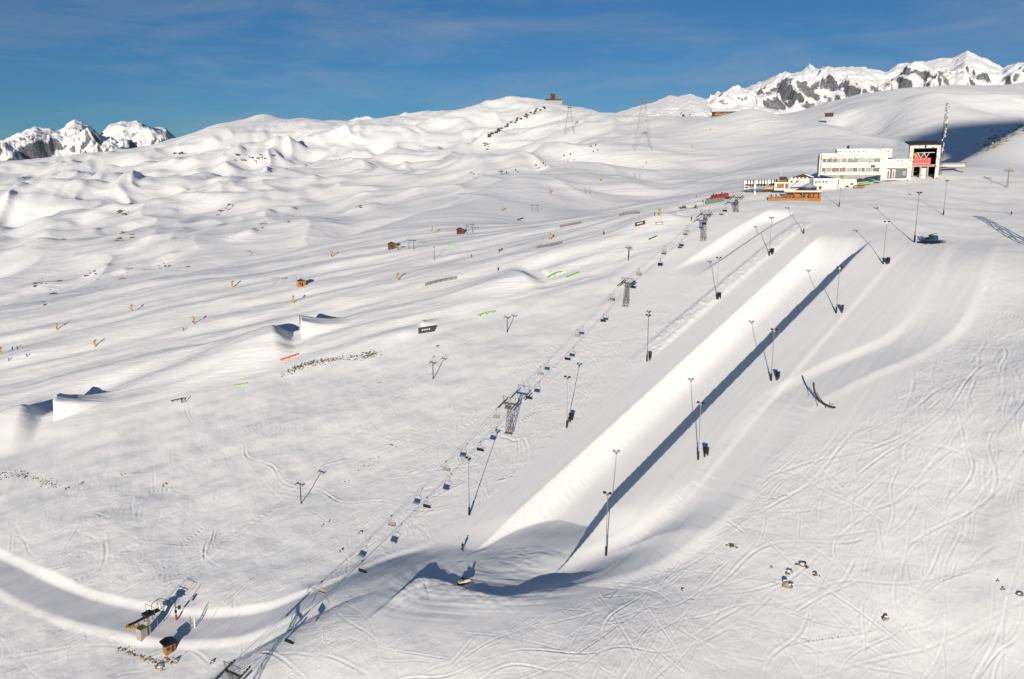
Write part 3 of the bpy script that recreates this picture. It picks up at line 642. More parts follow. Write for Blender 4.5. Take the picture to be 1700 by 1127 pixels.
TL = ['lattice chairlift tower cut off by the bottom edge of the photo', 'lattice chairlift tower on the tracked slope left of the halfpipe', 'squat lattice chairlift tower on the snow brow in mid picture', 'slim lattice chairlift tower below the parked red groomers', 'short chairlift tower beside the upper lift terminal']
LDIR = []
for i in range(5):
    a = TW[max(0, i-1)]; b = TW[min(4, i+1)]; LDIR.append((b-a).normalized())
for i in range(5):
    o = make_tower(TH[i]); o.location = TW[i]; o.rotation_euler = (0, 0, heading((0, 0), LDIR[i])); o['label'] = TL[i]
def rope_pts(side):
    P = []
    hd = [Vector(TW[i])+Vector((LDIR[i].y, -LDIR[i].x, 0)).normalized()*1.95*side+Vector((0, 0, TH[i]+.42)) for i in range(5)]
    lo = hd[0]-(hd[1]-hd[0])*.45; lo.z -= 2; up = hd[4]+(hd[4]-hd[3])*.35; up.z -= 1.5
    hd = [lo]+hd+[up]
    for a, b in zip(hd[:-1], hd[1:]):
        for k in range(24):
            t = k/24; q = a.lerp(b, t); q.z -= 4*t*(1-t)*((b-a).length/60)**2*.55; P.append(q)
    return P+[hd[-1]]
def proj(p):
    y = p[1]*CP-p[2]*SP; c = p[1]*SP+p[2]*CP; return 850+F*p[0]/y, 563.5-F*c/y
ROPES = {}
for side, lb in ((-1, 'left-hand haul rope of the chairlift running up the slope'), (1, 'right-hand haul rope of the chairlift running up the slope')):
    P = rope_pts(side); ROPES[side] = P; m = MB(); m.path(P, .03, 4); tag(m.build('haul_rope', rope), lb, 'cable', 'chairlift ropes')
def make_chair(seatm):
    r = thing('lift_chair', '', 'chairlift chair')
    m = MB(); m.box((0, 0, .02), (.16, .5, .2)); m.build('grip', dsteel, r)
    m = MB(); m.tube((0, 0, 0), (0, .12, -1.15), .045, None, 6); m.build('hanger', galv, r)
    m = MB(); m.path([(-.95, .1, -2.35), (-1.0, .1, -1.5), (-.8, .12, -1.18), (.8, .12, -1.18), (1.0, .1, -1.5), (.95, .1, -2.35)], .035, 5); m.build('frame', galv, r)
    m = MB(); m.box((0, -.30, -2.0), (1.9, .09, .62), 0, -.22); m.build('backrest', seatm, r)
    m = MB(); m.box((0, .02, -2.38), (1.95, .55, .12), 0, .12); m.build('seat', seatm, r)
    m = MB(); m.path([(-.9, .1, -1.75), (-.9, .55, -1.8), (.9, .55, -1.8), (.9, .1, -1.75)], .025, 5); m.path([(-.5, .55, -1.8), (-.5, .6, -2.75), (-.3, .6, -2.8)], .02, 4); m.path([(.5, .55, -1.8), (.5, .6, -2.75), (.3, .6, -2.8)], .02, 4); m.build('safety_bar', galv, r)
    return r
CH = {-1: [(534), (650), (741), (824), (897), (959), (1013), (1060), (1103), (1141), (1176)], 1: [480, 602, 709, 798, 879, 943, 1002, 1051, 1097, 1132, 1170, 1204]}
for side, sm, wd, gr in ((-1, tan, 'tan seated chair on the left-hand rope', 'tan chairs on the left rope'), (1, blackp, 'black seated chair on the right-hand rope', 'black chairs on the right rope')):
    pc = make_chair(sm); used = [False]; P = ROPES[side]; xs = [proj(p)[0] for p in P]
    for i, x in enumerate(CH[side]):
        k = next((j for j in range(len(P)-1) if xs[j] <= x < xs[j+1]), None)
        if k is None: continue
        t = (x-xs[k])/(xs[k+1]-xs[k]); q = P[k].lerp(P[k+1], t)
        h = heading(P[k], P[k+1])+(math.pi if side < 0 else 0)
        place(pc, used, q, h, '%s, %s from the bottom' % (wd, ORD[i]), 1.0, gr)
# ------------------------------------------------------------------ drag lift beside it
def make_drag(h, pairarm=True):
    r = thing('drag_lift_pole', '', 'lift pole', group='drag lift poles')
    m = MB(); m.tube((0, 0, -1), (0, 0, h), .16, .11, 8); m.build('post', dsteel, r)
    m = MB(); m.bb(-1.25, 1.25, -.1, .1, h-.15, h+.05); m.build('crossarm', dsteel, r)
    for s in (-1, 1):
        m = MB(); m.box((s*1.15, 0, h-.2), (.07, 1.5, .1), 0, .25)
        for k in (-.5, 0, .5): m.tube((s*1.15-.05, k, h-.1+k*.25), (s*1.15+.05, k, h-.1+k*.25), .14, None, 8)
        m.build('roller', dsteel, r)
    m = MB(); m.path([(-1.2, 0, h), (-1.35, 0, h+.9), (1.35, 0, h+.9), (1.2, 0, h)], .035, 4); m.tube((0, 0, h), (0, 0, h+.9), .035, None, 4); m.build('service_frame', galv, r)
    return r
dp = make_drag(5.6); used = [False]; DB = [(500, 836), (719, 629), (842, 552), (1043, 433)]
DW = [ground(*p) for p in DB]
for i, p in enumerate(DW):
    q = DW[min(i+1, 3)] if i < 3 else DW[3]; a = DW[max(0, i-1)] if i == 3 else p
    o = place(dp, used, p, heading(a, q if i < 3 else DW[3]), '%s dark drag lift pole from the bottom, left of the chairlift' % ORD[i])
# twin poles of the practice lifts higher up
dp2 = make_drag(5.0); used = [False]
for i, (x, y) in enumerate([(679, 413), (687, 414), (775, 387), (784, 386), (883, 351), (892, 351), (971, 321), (979, 321), (1054, 296), (1062, 296)]):
    place(dp2, used, ground(x, y), heading((0, 0), (.5, .85)), '%s small drag lift pole from the left on the upper piste' % ORD[i], .95, 'small drag lift poles on the upper piste')
for k, (side) in enumerate((-1, 1)):
    st = ground(248, 1046); P = [Vector(st)+Vector((side*1.0, 0, 4.8))]+[p+Vector((side*1.0, side*-.5, 5.75)) for p in DW]
    m = MB(); m.path(P, .010, 4); tag(m.build('drag_rope', rope), 'thin %s rope of the drag lift climbing from its bottom station' % ('left' if side < 0 else 'right'), 'cable', 'drag lift ropes')
# ------------------------------------------------------------------ bottom station of the drag lift
p = ground(246, 1052); hd = heading(ground(246, 1052), DW[0])
r = thing('drag_lift_station', 'drag lift bottom station with yellow bullwheel and dark machinery', 'lift station', p, hd)
m = MB(); m.bb(-.45, .45, -.4, .4, -1, 3.9); m.build('column', concrete, r)
m = MB(); m.bb(-.22, .22, -4.2, 3.2, 3.9, 4.3); m.bb(-.9, .9, -.6, 1.4, 4.3, 4.9); m.bb(-.3, .3, 1.4, 2.8, 4.3, 4.7); m.tube((0, .3, 4.9), (0, .3, 5.5), .12); m.bb(-1.6, 1.6, .9, 1.1, 4.4, 4.6); m.build('machinery', dsteel, r)
m = MB()
for k in range(24):
    a = 2*math.pi*k/24; b = 2*math.pi*(k+1)/24; m.tube((1.25*math.cos(a), -3.4+1.25*math.sin(a), 3.65), (1.25*math.cos(b), -3.4+1.25*math.sin(b), 3.65), .14, None, 6)
for k in range(6): a = math.pi*k/3; m.tube((0, -3.4, 3.65), (1.2*math.cos(a), -3.4+1.2*math.sin(a), 3.65), .08, None, 4)
m.tube((0, -3.4, 3.4), (0, -3.4, 4.0), .25, None, 8); m.build('bullwheel', yellow, r)
m = MB(); m.bb(-.4, 1.2, -1.5, .3, -.5, 2.5) if False else m.bb(-1.0, .7, -2.1, -.55, -.6, 2.1); c = m.build('control_cabin', concrete, r)
m = MB(); m.bb(-1.12, .82, -2.2, -.45, 2.1, 2.22); m.build('cabin_roof', greywood, c)
m = MB(); m.path([(-1.5, 1.0, 4.5), (-1.5, 1.0, 6.2), (1.5, 1.0, 6.2), (1.5, 1.0, 4.5)], .05, 4); m.path([(-1.2, 3.2, 4.3), (-1.5, 4.0, 5.8), (1.5, 4.0, 5.8), (1.2, 3.2, 4.3)], .045, 4); m.build('service_frame', galv, r)
p = ground(263, 1030)
r = thing('service_gantry', 'open steel service gantry with hanging bars behind the drag lift station', 'gantry', p, hd+.2)
m = MB(); m.path([(-1.6, 0, -.5), (-1.6, 0, 3.6), (-1.6, 2.4, 3.9), (1.6, 2.4, 3.9), (1.6, 0, 3.6), (1.6, 0, -.5)], .07, 5); m.build('frame', dsteel, r)
for x in (-.7, .1, .9):
    m = MB(); m.tube((x, 1.0, 3.7), (x, 1.0, 2.5), .05, None, 5); m.box((x, 1.0, 2.4), (.3, .12, .15)); m.build('hanging_bar', dsteel, r)
p = ground(293, 1029); r = thing('signal_post', 'dark post with red base padding beside the drag lift start', 'post', p, .3)
m = MB(); m.tube((0, 0, -.5), (0, 0, 4.6), .11, .09, 8); m.build('post', dsteel, r)
m = MB(); m.tube((0, 0, 0), (0, 0, 1.1), .24, None, 8); m.build('padding', red, r)
m = MB(); m.bb(.05, 1.1, -.08, .08, 2.9, 3.05); m.bb(.5, 1.1, -.2, .2, 2.5, 3.3); m.bb(-.25, .25, -.15, .15, 1.7, 2.4); m.build('signal_box', dsteel, r)
p = ground(320, 1043); r = thing('start_gate', 'two grey upright boards forming the start gate of the drag lift', 'gate', p, .5)
for x, h in ((-.35, 3.2), (.4, 2.6)):
    m = MB(); m.prism([(x-.12, -.5), (x+.12, -.5), (x+.12, h-.5), (x, h), (x-.12, h-.5)], -.05, .05); m.build('board', greywood if x < 0 else white, r)
m = MB(); m.bb(-.35, .4, -.03, .03, 1.2, 1.3); m.build('rail', dsteel, r)
p = ground(281, 1081); r = thing('lift_hut', 'small golden wooden lift hut with black overhanging roof', 'hut', p, face_cam(p)+.35)
m = MB(); m.bb(-1.0, 1.0, -.9, .9, -.8, 2.0); m.build('wall', wood, r)
for k in range(7):
    m = MB(); x = -.86+.286*k; m.bb(x-.125, x+.125, -.94, -.905, -.5, 1.95); m.build('plank', wood, r)
m = MB(); m.prism([(-1.35, 2.0), (1.35, 2.0), (1.35, 2.35), (0, 2.75), (-1.35, 2.35)], -1.35, 1.35); m.build('roof', blackp, r)
m = MB(); m.bb(.2, .75, -.975, -.945, -.2, 1.6); d = m.build('door', dwood, r)
m = MB(); m.bb(-.75, -.1, -.97, -.945, .8, 1.5); w_ = m.build('window', glass, r)
m = MB(); m.bb(-1.5, -.2, -1.6, -.9, -.6, -.35); m.bb(.3, 1.4, -2.0, -1.0, -.9, -.5); m.build('step', greywood, r)
# pink-flagged rope poles along the cat track
m = MB(); m.tube((0, 0, -.4), (0, 0, 2.0), .03, None, 5); pm = m.mesh('pole', mat('pink_pole', (.75, .25, .30), .6))
for i, (x, y) in enumerate([(35, 985), (134, 1022), (262, 1042), (345, 1036), (374, 1052)]):
    o = link('marker_pole', pm, None, ground(x, y)); tag(o, '%s pink marker pole from the left along the lower cat track' % ORD[i], 'marker pole', 'pink marker poles')
# ------------------------------------------------------------------ the mountain station
def wallmat(name, col, spot, thr):
    m = mat(name, col, .75); t = m.node_tree; b = t.nodes['Principled BSDF']
    tc = t.nodes.new('ShaderNodeTexCoord'); n = t.nodes.new('ShaderNodeTexNoise'); n.inputs['Scale'].default_value = .9; n.inputs['Detail'].default_value = 3
    r = t.nodes.new('ShaderNodeValToRGB'); r.color_ramp.elements[0].position = thr; r.color_ramp.elements[1].position = thr+.03; r.color_ramp.elements[0].color = (*col, 1); r.color_ramp.elements[1].color = (*spot, 1)
    t.links.new(tc.outputs['Object'], n.inputs['Vector']); t.links.new(n.outputs[0], r.inputs[0]); t.links.new(r.outputs[0], b.inputs['Base Color']); return m
rime = wallmat('rimed_wall', (.74, .72, .66), (.14, .14, .15), .61)
rimeg = wallmat('grey_cladding_shade', (.30, .33, .38), (.10, .11, .13), .63)  # grey cladding; on the station side wall this grey-blue stands in for shade
cream = wallmat('cream_wall', (.70, .67, .60), (.24, .23, .21), .62)
class Bld:
    """a building laid out at its own distance: pixel measures turned into metres there"""
    def __init__(s, name, label, cat, px, py, z, yaw=0):
        if z is None:
            g = ground(px, py); z = g.y*CP-g.z*SP
        s.p = at(px, py, z); s.px, s.py, s.k = px, py, z/F
        s.o = thing(name, label, cat, s.p, face_cam(s.p)+yaw)
    def X(s, px): return (px-s.px)*s.k
    def Z(s, py): return (s.py-py)*s.k
    def bx(s, m, x0, x1, y0, y1, d0, d1): return m.bb(s.X(x0), s.X(x1), d0, d1, s.Z(y1), s.Z(y0))
    def part(s, name, ma, x0, x1, y0, y1, d0, d1, parent=None):
        m = MB(); s.bx(m, x0, x1, y0, y1, d0, d1); return m.build(name, ma, parent or s.o)
B = Bld('mountain_restaurant', 'white two-storey mountain restaurant block on a narrow pedestal', 'building', 1408, 314, 412, .10)
b = B.part; k = B.k
b('wall', rime, 1363, 1456, 257, 291, 0, 13)
m = MB(); m.prism([(B.X(1366), B.Z(291)), (B.X(1454), B.Z(291)), (B.X(1422), B.Z(297)), (B.X(1392), B.Z(297))], .6, 12.4); m.build('underside', concrete, B.o)
b('pedestal', cream, 1393, 1421, 296, 318, 1.5, 11)
b('annex', cream, 1353, 1391, 298, 318, -1.2, 8)
b('annex_roof', snowm, 1352, 1392, 296.5, 298, -1.6, 8.4)
b('fin', rime, 1360, 1362, 257, 293, -.6, 12)
for x in (1364.5, 1371, 1380, 1392, 1403, 1412, 1420, 1432, 1443, 1453): b('pilaster', rime, x-.45, x+.45, 257.5, 291, -.45, -.01)
b('parapet', snowm, 1362, 1457, 255.8, 257, -.5, 13.4)
wm = MB(); wm.bb(-.72, .72, -.03, .03, -.95, .95); wf = wm.mesh('window', dsteel)
pm_ = [MB().bb(-.62, .62, -.055, -.031, -.85, .85).mesh('pane', g) for g in (glass, mat('warm_glass', (.16, .03, .02), .15), mat('pale_glass', (.20, .22, .24), .15))]
rs = random.Random(4)
for row, yc in ((0, 267.3), (1, 282.3)):
    for x in (1366.8, 1369.2, 1373.5, 1377, 1382.6, 1386, 1389.5, 1394.6, 1399.5, 1405.2, 1409, 1414.3, 1417.8, 1423.2, 1428.5, 1435, 1439.5, 1446, 1450):
        g = rs.choices((0, 1, 2), (.6, .15, .25))[0]
        if 1393 < x < 1402 and rs.random() < .7: g = 1
        o = link('window', wf, B.o, (B.X(x), -.06, B.Z(yc))); link('pane', pm_[g], o)
b('roof_storey', rime, 1387, 1432, 249.5, 257, 3, 12); b('roof_slab', snowm, 1386, 1433, 248.3, 249.5, 2.6, 12.4)
for x in (1389, 1393, 1400, 1407, 1413, 1420, 1427): b('window', glass, x-1.2, x+1.2, 251.5, 254, 2.93, 2.97)
b('rear_block', rime, 1412, 1476, 246.5, 262, 13.4, 26)
m = MB(); m.prism([(B.X(1409), B.Z(241)), (B.X(1450), B.Z(241)), (B.X(1477), B.Z(246)), (B.X(1477), B.Z(247)), (B.X(1409), B.Z(247))], 13.0, 26.4); m.build('rear_roof', rimeg, B.o)
for x in (1357, 1362, 1368, 1373): b('window', glass, x-1.3, x+1.3, 300.5, 303.5, -1.28, -1.21)
b('door', dsteel, 1362, 1366, 309, 316, -1.28, -1.21); b('door', dwood, 1404, 1409, 308, 317, 1.42, 1.48); b('window', glass, 1411, 1416, 304, 307, 1.42, 1.48)
b('stair_tower', rime, 1456.5, 1465, 262, 300, 1.0, 12); b('sign_board', dsteel, 1440, 1446, 275, 278.5, -.55, -.46)
B = Bld('station_link', 'low white link building with dark glazed poster front', 'building', 1486, 297, 424, .06); b = B.part
b('wall', rime, 1466, 1509, 266, 299, 0, 14); b('roof', snowm, 1465, 1509.5, 264.8, 266, -.4, 14.4)
b('roof_box', rimeg, 1484, 1498, 259.5, 264.8, 4, 10); b('roof_unit', dsteel, 1470, 1480, 261.5, 264.8, 3, 6)
b('glazing', mat('dark_front', (.02, .025, .032), .2, 0, 0, 1, .5), 1463.5, 1503, 279.5, 296, -.22, -.02)
for x, c, c2 in ((1467, (.55, .55, .56), (.08, .08, .09)), (1475, (.6, .6, .6), (.06, .09, .08)), (1483, (.62, .62, .62), (.35, .05, .10)), (1490, (.07, .17, .21), (.03, .10, .13))):
    g = b('poster', mat('poster_%d' % x, c, .5), x-2.6, x+2.6, 281.5, 295, -.26, -.225)
    mm = MB(); q = B.k; mm.bb(B.X(x)-.35, B.X(x)+.35, -.29, -.262, B.Z(292.5), B.Z(285.8)); mm.ball((B.X(x), -.275, B.Z(284.4)), .34, 8, 5, (1, .05, 1)); mm.bb(B.X(x)-.45, B.X(x)-.1, -.29, -.262, B.Z(295), B.Z(292.5)); mm.bb(B.X(x)+.1, B.X(x)+.4, -.29, -.262, B.Z(295), B.Z(292.5)); mm.build('printed_figure', mat('poster_fig_%d' % x, c2, .5), g)
m = MB()
for j in range(18):
    a0, a1 = 2*math.pi*j/18, 2*math.pi*(j+1)/18; cx, cz = B.X(1498.6), B.Z(286.5); m.tube((cx+.62*math.cos(a0), -.26, cz+.55*math.sin(a0)), (cx+.62*math.cos(a1), -.26, cz+.55*math.sin(a1)), .11, None, 4)
m.bb(B.X(1498.6)-.09, B.X(1498.6)+.09, -.30, -.24, B.Z(287.5), B.Z(285.5)); m.bb(B.X(1496), B.X(1501), -.28, -.24, B.Z(290.5), B.Z(289.8)); m.build('ring_emblem', white, B.o)
for j in range(8): b('fin', rimeg, 1475+4*j-.35, 1475+4*j+.35, 271, 276.5, -.12, -.01)
B = Bld('cable_car_station', 'tall cable car station with open portal and red banner inside', 'building', 1531, 294, 428, -.02); b = B.part
m = MB(); m.prism([(B.X(1494), B.Z(234.5)), (B.X(1510.5), B.Z(243)), (B.X(1510), B.Z(296)), (B.X(1507), B.Z(296)), (B.X(1507), B.Z(266)), (B.X(1489), B.Z(265))], .5, 18); m.build('side_wall', rimeg, B.o)  # shade of this side is put into its grey-blue colour
b('portal_pier', cream, 1509, 1514.3, 243, 296, -.8, 18); b('portal_pier', cream, 1549, 1554, 243, 296, -.8, 18); b('portal_lintel', cream, 1514.3, 1549, 242.5, 247, -.8, 18)
m = MB(); m.add([(B.X(1508), -1.2, B.Z(242.4)), (B.X(1555), -1.2, B.Z(242.4)), (B.X(1545), 17, B.Z(234)), (B.X(1497), 17, B.Z(234.5)), (B.X(1508), -1.2, B.Z(241.2)), (B.X(1555), -1.2, B.Z(241.2)), (B.X(1545), 17, B.Z(232.8)), (B.X(1497), 17, B.Z(233.3))], [(0, 1, 2, 3), (4, 5, 6, 7), (0, 1, 5, 4), (1, 2, 6, 5), (2, 3, 7, 6), (3, 0, 4, 7)]); m.build('roof', mat('brown_roof', (.075, .06, .05), .8, 0, .2, 1), B.o)
b('rear_wall', blackp, 1514.3, 1549, 247, 296, 16, 16.4)
b('platform', concrete, 1514.3, 1549, 274.5, 277, .6, 15)
for x in (1516, 1527.5, 1538): b('column', concrete, x-1.2, x+1.2, 277, 296, .8, 1.8)
b('lower_wall', cream, 1528, 1537, 279, 296, 1.9, 2.4)
bn = b('banner', red, 1512.0, 1541.5, 262.5, 274.2, .0, .12)
rs = random.Random(9); m = MB()
for j in range(7):
    x = 1513.4+j*3.9
    for q in range(4): m.bb(B.X(x+rs.uniform(-.2, 1.2)), B.X(x+rs.uniform(1.4, 2.8)), -.05, -.004, B.Z(264+q*1.25+.7), B.Z(264+q*1.25))
for j in range(11): m.bb(B.X(1513+j*2.5), B.X(1513+j*2.5+rs.uniform(.8, 1.7)), -.05, -.004, B.Z(273), B.Z(270.6))
m.build('lettering', mat('pale_pink', (.80, .55, .45), .6), bn)
m = MB()
for (x0, y0, x1, y1) in ((1519, 254.5, 1546, 254.0), (1521, 254.5, 1526, 263), (1526, 263, 1530.5, 254.6), (1530.5, 254.6, 1534, 262.5), (1534, 262.5, 1538, 254.4)): m.tube((B.X(x0), 1.2, B.Z(y0)), (B.X(x1), 1.2, B.Z(y1)), .17, None, 4)
m.build('truss', white, B.o)
b('hoist', orange, 1513, 1521.5, 254.5, 259.5, 3, 6); b('hoist', yellow, 1517, 1524, 259.5, 262, 3, 6); b('cable_saddle', dsteel, 1531, 1533, 241, 246.5, -1.5, 4); b('rail', galv, 1514.4, 1549, 273.6, 274.4, .3, .42)
m = MB(); m.tube((B.X(1498), 10, B.Z(236)), (B.X(1498), 10, B.Z(208)), .1, .04, 5); m.build('antenna', galv, B.o)
# transmission mast
p = at(1558.5, 293, 436); r = thing('transmission_mast', 'tall rime covered transmission mast beside the cable car station', 'mast', p, .3); kk = 436/F; H = 118*kk
m = MB()
for c in range(4):
    x, y = ((-1, -1), (1, -1), (1, 1), (-1, 1))[c]; m.tube((x*.75, y*.75, -1), (x*.45+.9, y*.45, H), .1, .07, 4)
m.build('legs', dsteel, r); m = MB(); n = 22
for i in range(n):
    z0, z1 = H*i/n, H*(i+1)/n
    for c in range(4):
        q = lambda z, c: ((-1, 1, 1, -1)[c]*(.75-.3*z/H)+.9*z/H, (-1, -1, 1, 1)[c]*(.75-.3*z/H), z)
        m.tube(q(z0, c), q(z1, (c+1) % 4), .055, None, 4)
m.build('bracing', dsteel, r)
rs = random.Random(2); m = MB()
for i in range(60): z = rs.uniform(.3, 1)*H; m.box((.9*z/H+rs.uniform(-.6, .6), rs.uniform(-.8, -.4), z), (rs.uniform(.12, .35), .2, rs.uniform(.3, .9)), rs.uniform(0, 1), rs.uniform(-.4, .4), rs.uniform(-.5, .5))
m.build('rime_crust', snowm, r)
for i in range(9):
    z = rs.uniform(.35, .95)*H; s = rs.choice((-1, 1)); m = MB(); m.tube((.9*z/H+s*.9, -.3, z-.45), (.9*z/H+s*.9, -.3, z+.45), .28, None, 8); m.build('antenna_drum', rs.choice((white, dsteel)), r)
# conveyor bridge on the right
B = Bld('loading_bridge', 'long flat concrete loading bridge right of the cable car station', 'bridge', 1580, 284, 445, 0); b = B.part
b('deck', concrete, 1557, 1603, 270.5, 273, 0, 7); b('deck_edge', dsteel, 1557, 1602, 269.8, 270.6, -.15, .05); b('underbeam', cream, 1560, 1598, 273, 276.5, 1, 5)
for x in (1562, 1598): b('pier', concrete, x-1.3, x+1.3, 273.2, 288, 1.5, 4.5)
B = Bld('green_tarpaulin', 'bright green tarpaulin spread beside the restaurant pedestal', 'tarpaulin', 1442, 304, 404, 0)
m = MB(); n = 9
vs = []; fs = []
for i in range(n):
    for j in range(4):
        vs.append((B.X(1423+i*3.8), j*1.1-1, B.Z(306.5-i*.75+rs.uniform(-.5, .5)-j*.8)-.2*j))
for i in range(n-1):
    for j in range(3): a = i*4+j; fs.append((a, a+1, a+5, a+4))
m.add(vs, fs); o = m.build('tarpaulin', green, B.o); mod = o.modifiers.new('thick', 'SOLIDIFY'); mod.thickness = .4
B = Bld('deck_seating', 'small orange seating corner under the restaurant block', 'seating', 1428, 312, 401, 0); b = B.part
b('bench', wood, 1422, 1435, 308, 311, 0, 1.5); b('table', dwood, 1424, 1430, 306.5, 308, -1.5, -.4)
# ------------------------------------------------------------------ terrace and lift buildings on the left
_g = ground(1318, 333); GZT = _g.y*CP-_g.z*SP
print('GZT', GZT, 'restaurant', [ground(x, y).y for x, y in ((1408, 316), (1486, 299), (1531, 296), (1258, 323))])
B = Bld('sun_terrace', 'golden wooden sun terrace with railing and shelter', 'terrace', 1318, 333, None, .04); b = B.part
b('deck', wood, 1277, 1360, 328.5, 336, 0, 9); b('back_wall', wood, 1304, 1360, 317.5, 328.5, 5, 5.3)
for x in range(1279, 1361, 5): b('railing_post', wood, x-.3, x+.3, 324.3, 328.5, 0, .16)
for y in (324.6, 326.6): b('rail', wood, 1277, 1360, y-.3, y+.3, -.06, .0)
for x in (1305, 1318, 1331, 1345, 1358): b('shelter_post', wood, x-.6, x+.6, 319, 328.5, 2.0, 2.35)
b('shelter_roof', snowm, 1302, 1361, 316.6, 318.2, 1.6, 5.8); b('fascia', wood, 1302, 1361, 318.2, 320.5, 1.5, 1.59)
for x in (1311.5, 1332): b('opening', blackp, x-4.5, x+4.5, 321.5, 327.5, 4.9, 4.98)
m = MB()
for j in range(16): x = 1280+j*5; m.bb(B.X(x-1), B.X(x+1), 1.0, 1.7, B.Z(327.2), B.Z(326.6)); m.bb(B.X(x-.2), B.X(x+.2), 1.2, 1.5, B.Z(328.4), B.Z(327.2))
m.build('tables', dwood, B.o)
B = Bld('pavilion', 'dark round bar pavilion with snow dusted conical roof', 'pavilion', 1342, 321, GZT+6, 0); b = B.part
cx = B.X(1342); m = MB(); m.tube((cx, 4, 0), (cx, 4, B.Z(311)), 3.7, None, 12); m.build('wall', steelblue, B.o)
m = MB(); m.tube((cx, 4, B.Z(311)), (cx, 4, B.Z(304)), 4.6, .2, 12); m.build('roof', mat('snowy_roof', (.55, .58, .63), .7, 0, .3, 1), B.o)
for a in (-2, -1, 0, 1, 2): m = MB(); m.bb(cx+a*1.25-.5, cx+a*1.25+.5, .05+.22*abs(a), .25+.22*abs(a), B.Z(319), B.Z(312.5)); m.build('window', glass, B.o)
B = Bld('ski_hut', 'cream ski hut with dark gabled roof and striped snow guards', 'building', 1328, 314, GZT+22, .1); b = B.part
b('wall', cream, 1309, 1347, 296, 316, 0, 9)
m = MB(); m.prism([(B.X(1311), B.Z(296.2)), (B.X(1333), B.Z(289.5)), (B.X(1349), B.Z(296.2))], -.6, 9.6); m.build('roof', dwood, B.o)
m = MB(); m.prism([(B.X(1333.5), B.Z(289)), (B.X(1348), B.Z(293.6)), (B.X(1348), B.Z(295)), (B.X(1333.5), B.Z(290.2))], .0, 9); m.build('roof_snow', snowm, B.o)
for j in range(5): m = MB(); x = 1311+j*6; m.prism([(B.X(x), B.Z(297)), (B.X(x+2.6), B.Z(297)), (B.X(x+4.6), B.Z(294.6)), (B.X(x+2), B.Z(294.6))], -.7, -.61); m.build('snow_guard', white, B.o)
b('side_wall', steelblue, 1342, 1347.2, 297, 314, -.3, -.01)
for x in (1314, 1322, 1330): b('window', glass, x-1.6, x+1.6, 300, 303.5, -.08, -.01)
m = MB(); m.prism([(B.X(1308), B.Z(311)), (B.X(1326), B.Z(299.5)), (B.X(1343), B.Z(306)), (B.X(1340), B.Z(309))], -6, -1.2); m.build('awning', mat('grey_sail', (.55, .58, .62), .7), B.o)
B = Bld('wood_cabin', 'square cabin with orange wooden front and dark box on its roof', 'cabin', 1299, 314, GZT+12, .05); b = B.part
b('wall', cream, 1286, 1310, 304, 316, 0, 6); b('front_panel', wood, 1290, 1301, 304.8, 312.5, -.15, -.01); b('door', greywood, 1303, 1308, 305, 312.5, -.12, -.01); b('roof', snowm, 1285, 1311, 302.6, 304, -.5, 6.5); rb = b('roof_box', dwood, 1294, 1305, 293.5, 302.6, 1, 4.5); b('roof_box_trim', wood, 1294, 1305, 299.5, 301.5, .93, .99)
p = at(1295.5, 300, 418); m = MB(); m.tube(tuple(p), (p[0], p[1], p[2]+7.4), .13, .05, 6); tag(m.build('flag_pole', white), 'thin white flag pole behind the wood cabin', 'flag pole')
# chairlift top terminal with white tube roofs
B = Bld('lift_terminal', 'chairlift top terminal with two rows of white rounded hoods', 'lift station', 1258, 323, None, .12); b = B.part
for (x0, x1, yy) in ((1235, 1252, 304.5), (1253, 1272, 304), (1273, 1283, 303.5)):
    m = MB(); R_ = 1.55; n = 10
    for j in range(n):
        a0, a1 = math.pi*(j/n*1.15-.07), math.pi*((j+1)/n*1.15-.07)
        m.add([(B.X(xx), 2+R_*math.cos(a)*q, B.Z(yy)+R_*math.sin(a)*q) for xx in (B.X and x0, x1) for a in (a0, a1) for q in (1, .92)], [(0, 2, 6, 4), (1, 3, 7, 5), (0, 1, 3, 2), (4, 5, 7, 6)])
    m.build('hood', white, B.o)
    m = MB(); m.tube((B.X(x0)+.1, 2, B.Z(yy)), (B.X(x0)+.5, 2, B.Z(yy)), 1.45, None, 12); m.build('hood_end', white, B.o)
    m = MB(); m.bb(B.X(x0+3), B.X(x1-1), .9, 3.1, B.Z(308), B.Z(305.2)); m.build('machinery', dsteel, B.o)
    m = MB()
    for j in range(3): xx = B.X(x0+5+j*4.5); m.tube((xx, 2, B.Z(yy)), (xx+.5, 2, B.Z(yy)), 1.62, None, 12)
    m.build('hood_band', dwood, B.o)
b('column', white, 1252.2, 1254.8, 306, 324, 1.2, 2.6); b('operator_cabin', white, 1236, 1244, 309, 314, .2, 2.2); b('cabin_window', glass, 1237, 1243, 310, 312.4, .1, .19); b('platform', dwood, 1240, 1284, 314.5, 316.5, .4, 4)
b('barrier', yellow, 1270, 1283, 311.5, 314, .2, .35)
p = ground(1222, 341); r = thing('cable_drum', 'round reddish brown cable drum lying by the lift terminal', 'drum', p, .6)
m = MB()
for j in range(14): a0, a1 = 2*math.pi*j/14, 2*math.pi*(j+1)/14; m.tube((1.1*math.cos(a0), 0, 1.2+1.1*math.sin(a0)), (1.1*math.cos(a1), 0, 1.2+1.1*math.sin(a1)), .28, None, 5)
m.build('rim', mat('rust', (.22, .07, .04), .8, 0, .3, 3), r); m = MB(); m.tube((0, -.3, 1.2), (0, .3, 1.2), .6, None, 10); m.build('hub', mat('rust2', (.35, .16, .1), .8), r); m = MB(); m.bb(-.9, .9, -.3, .3, -.3, .2); m.build('stand', dwood, r)
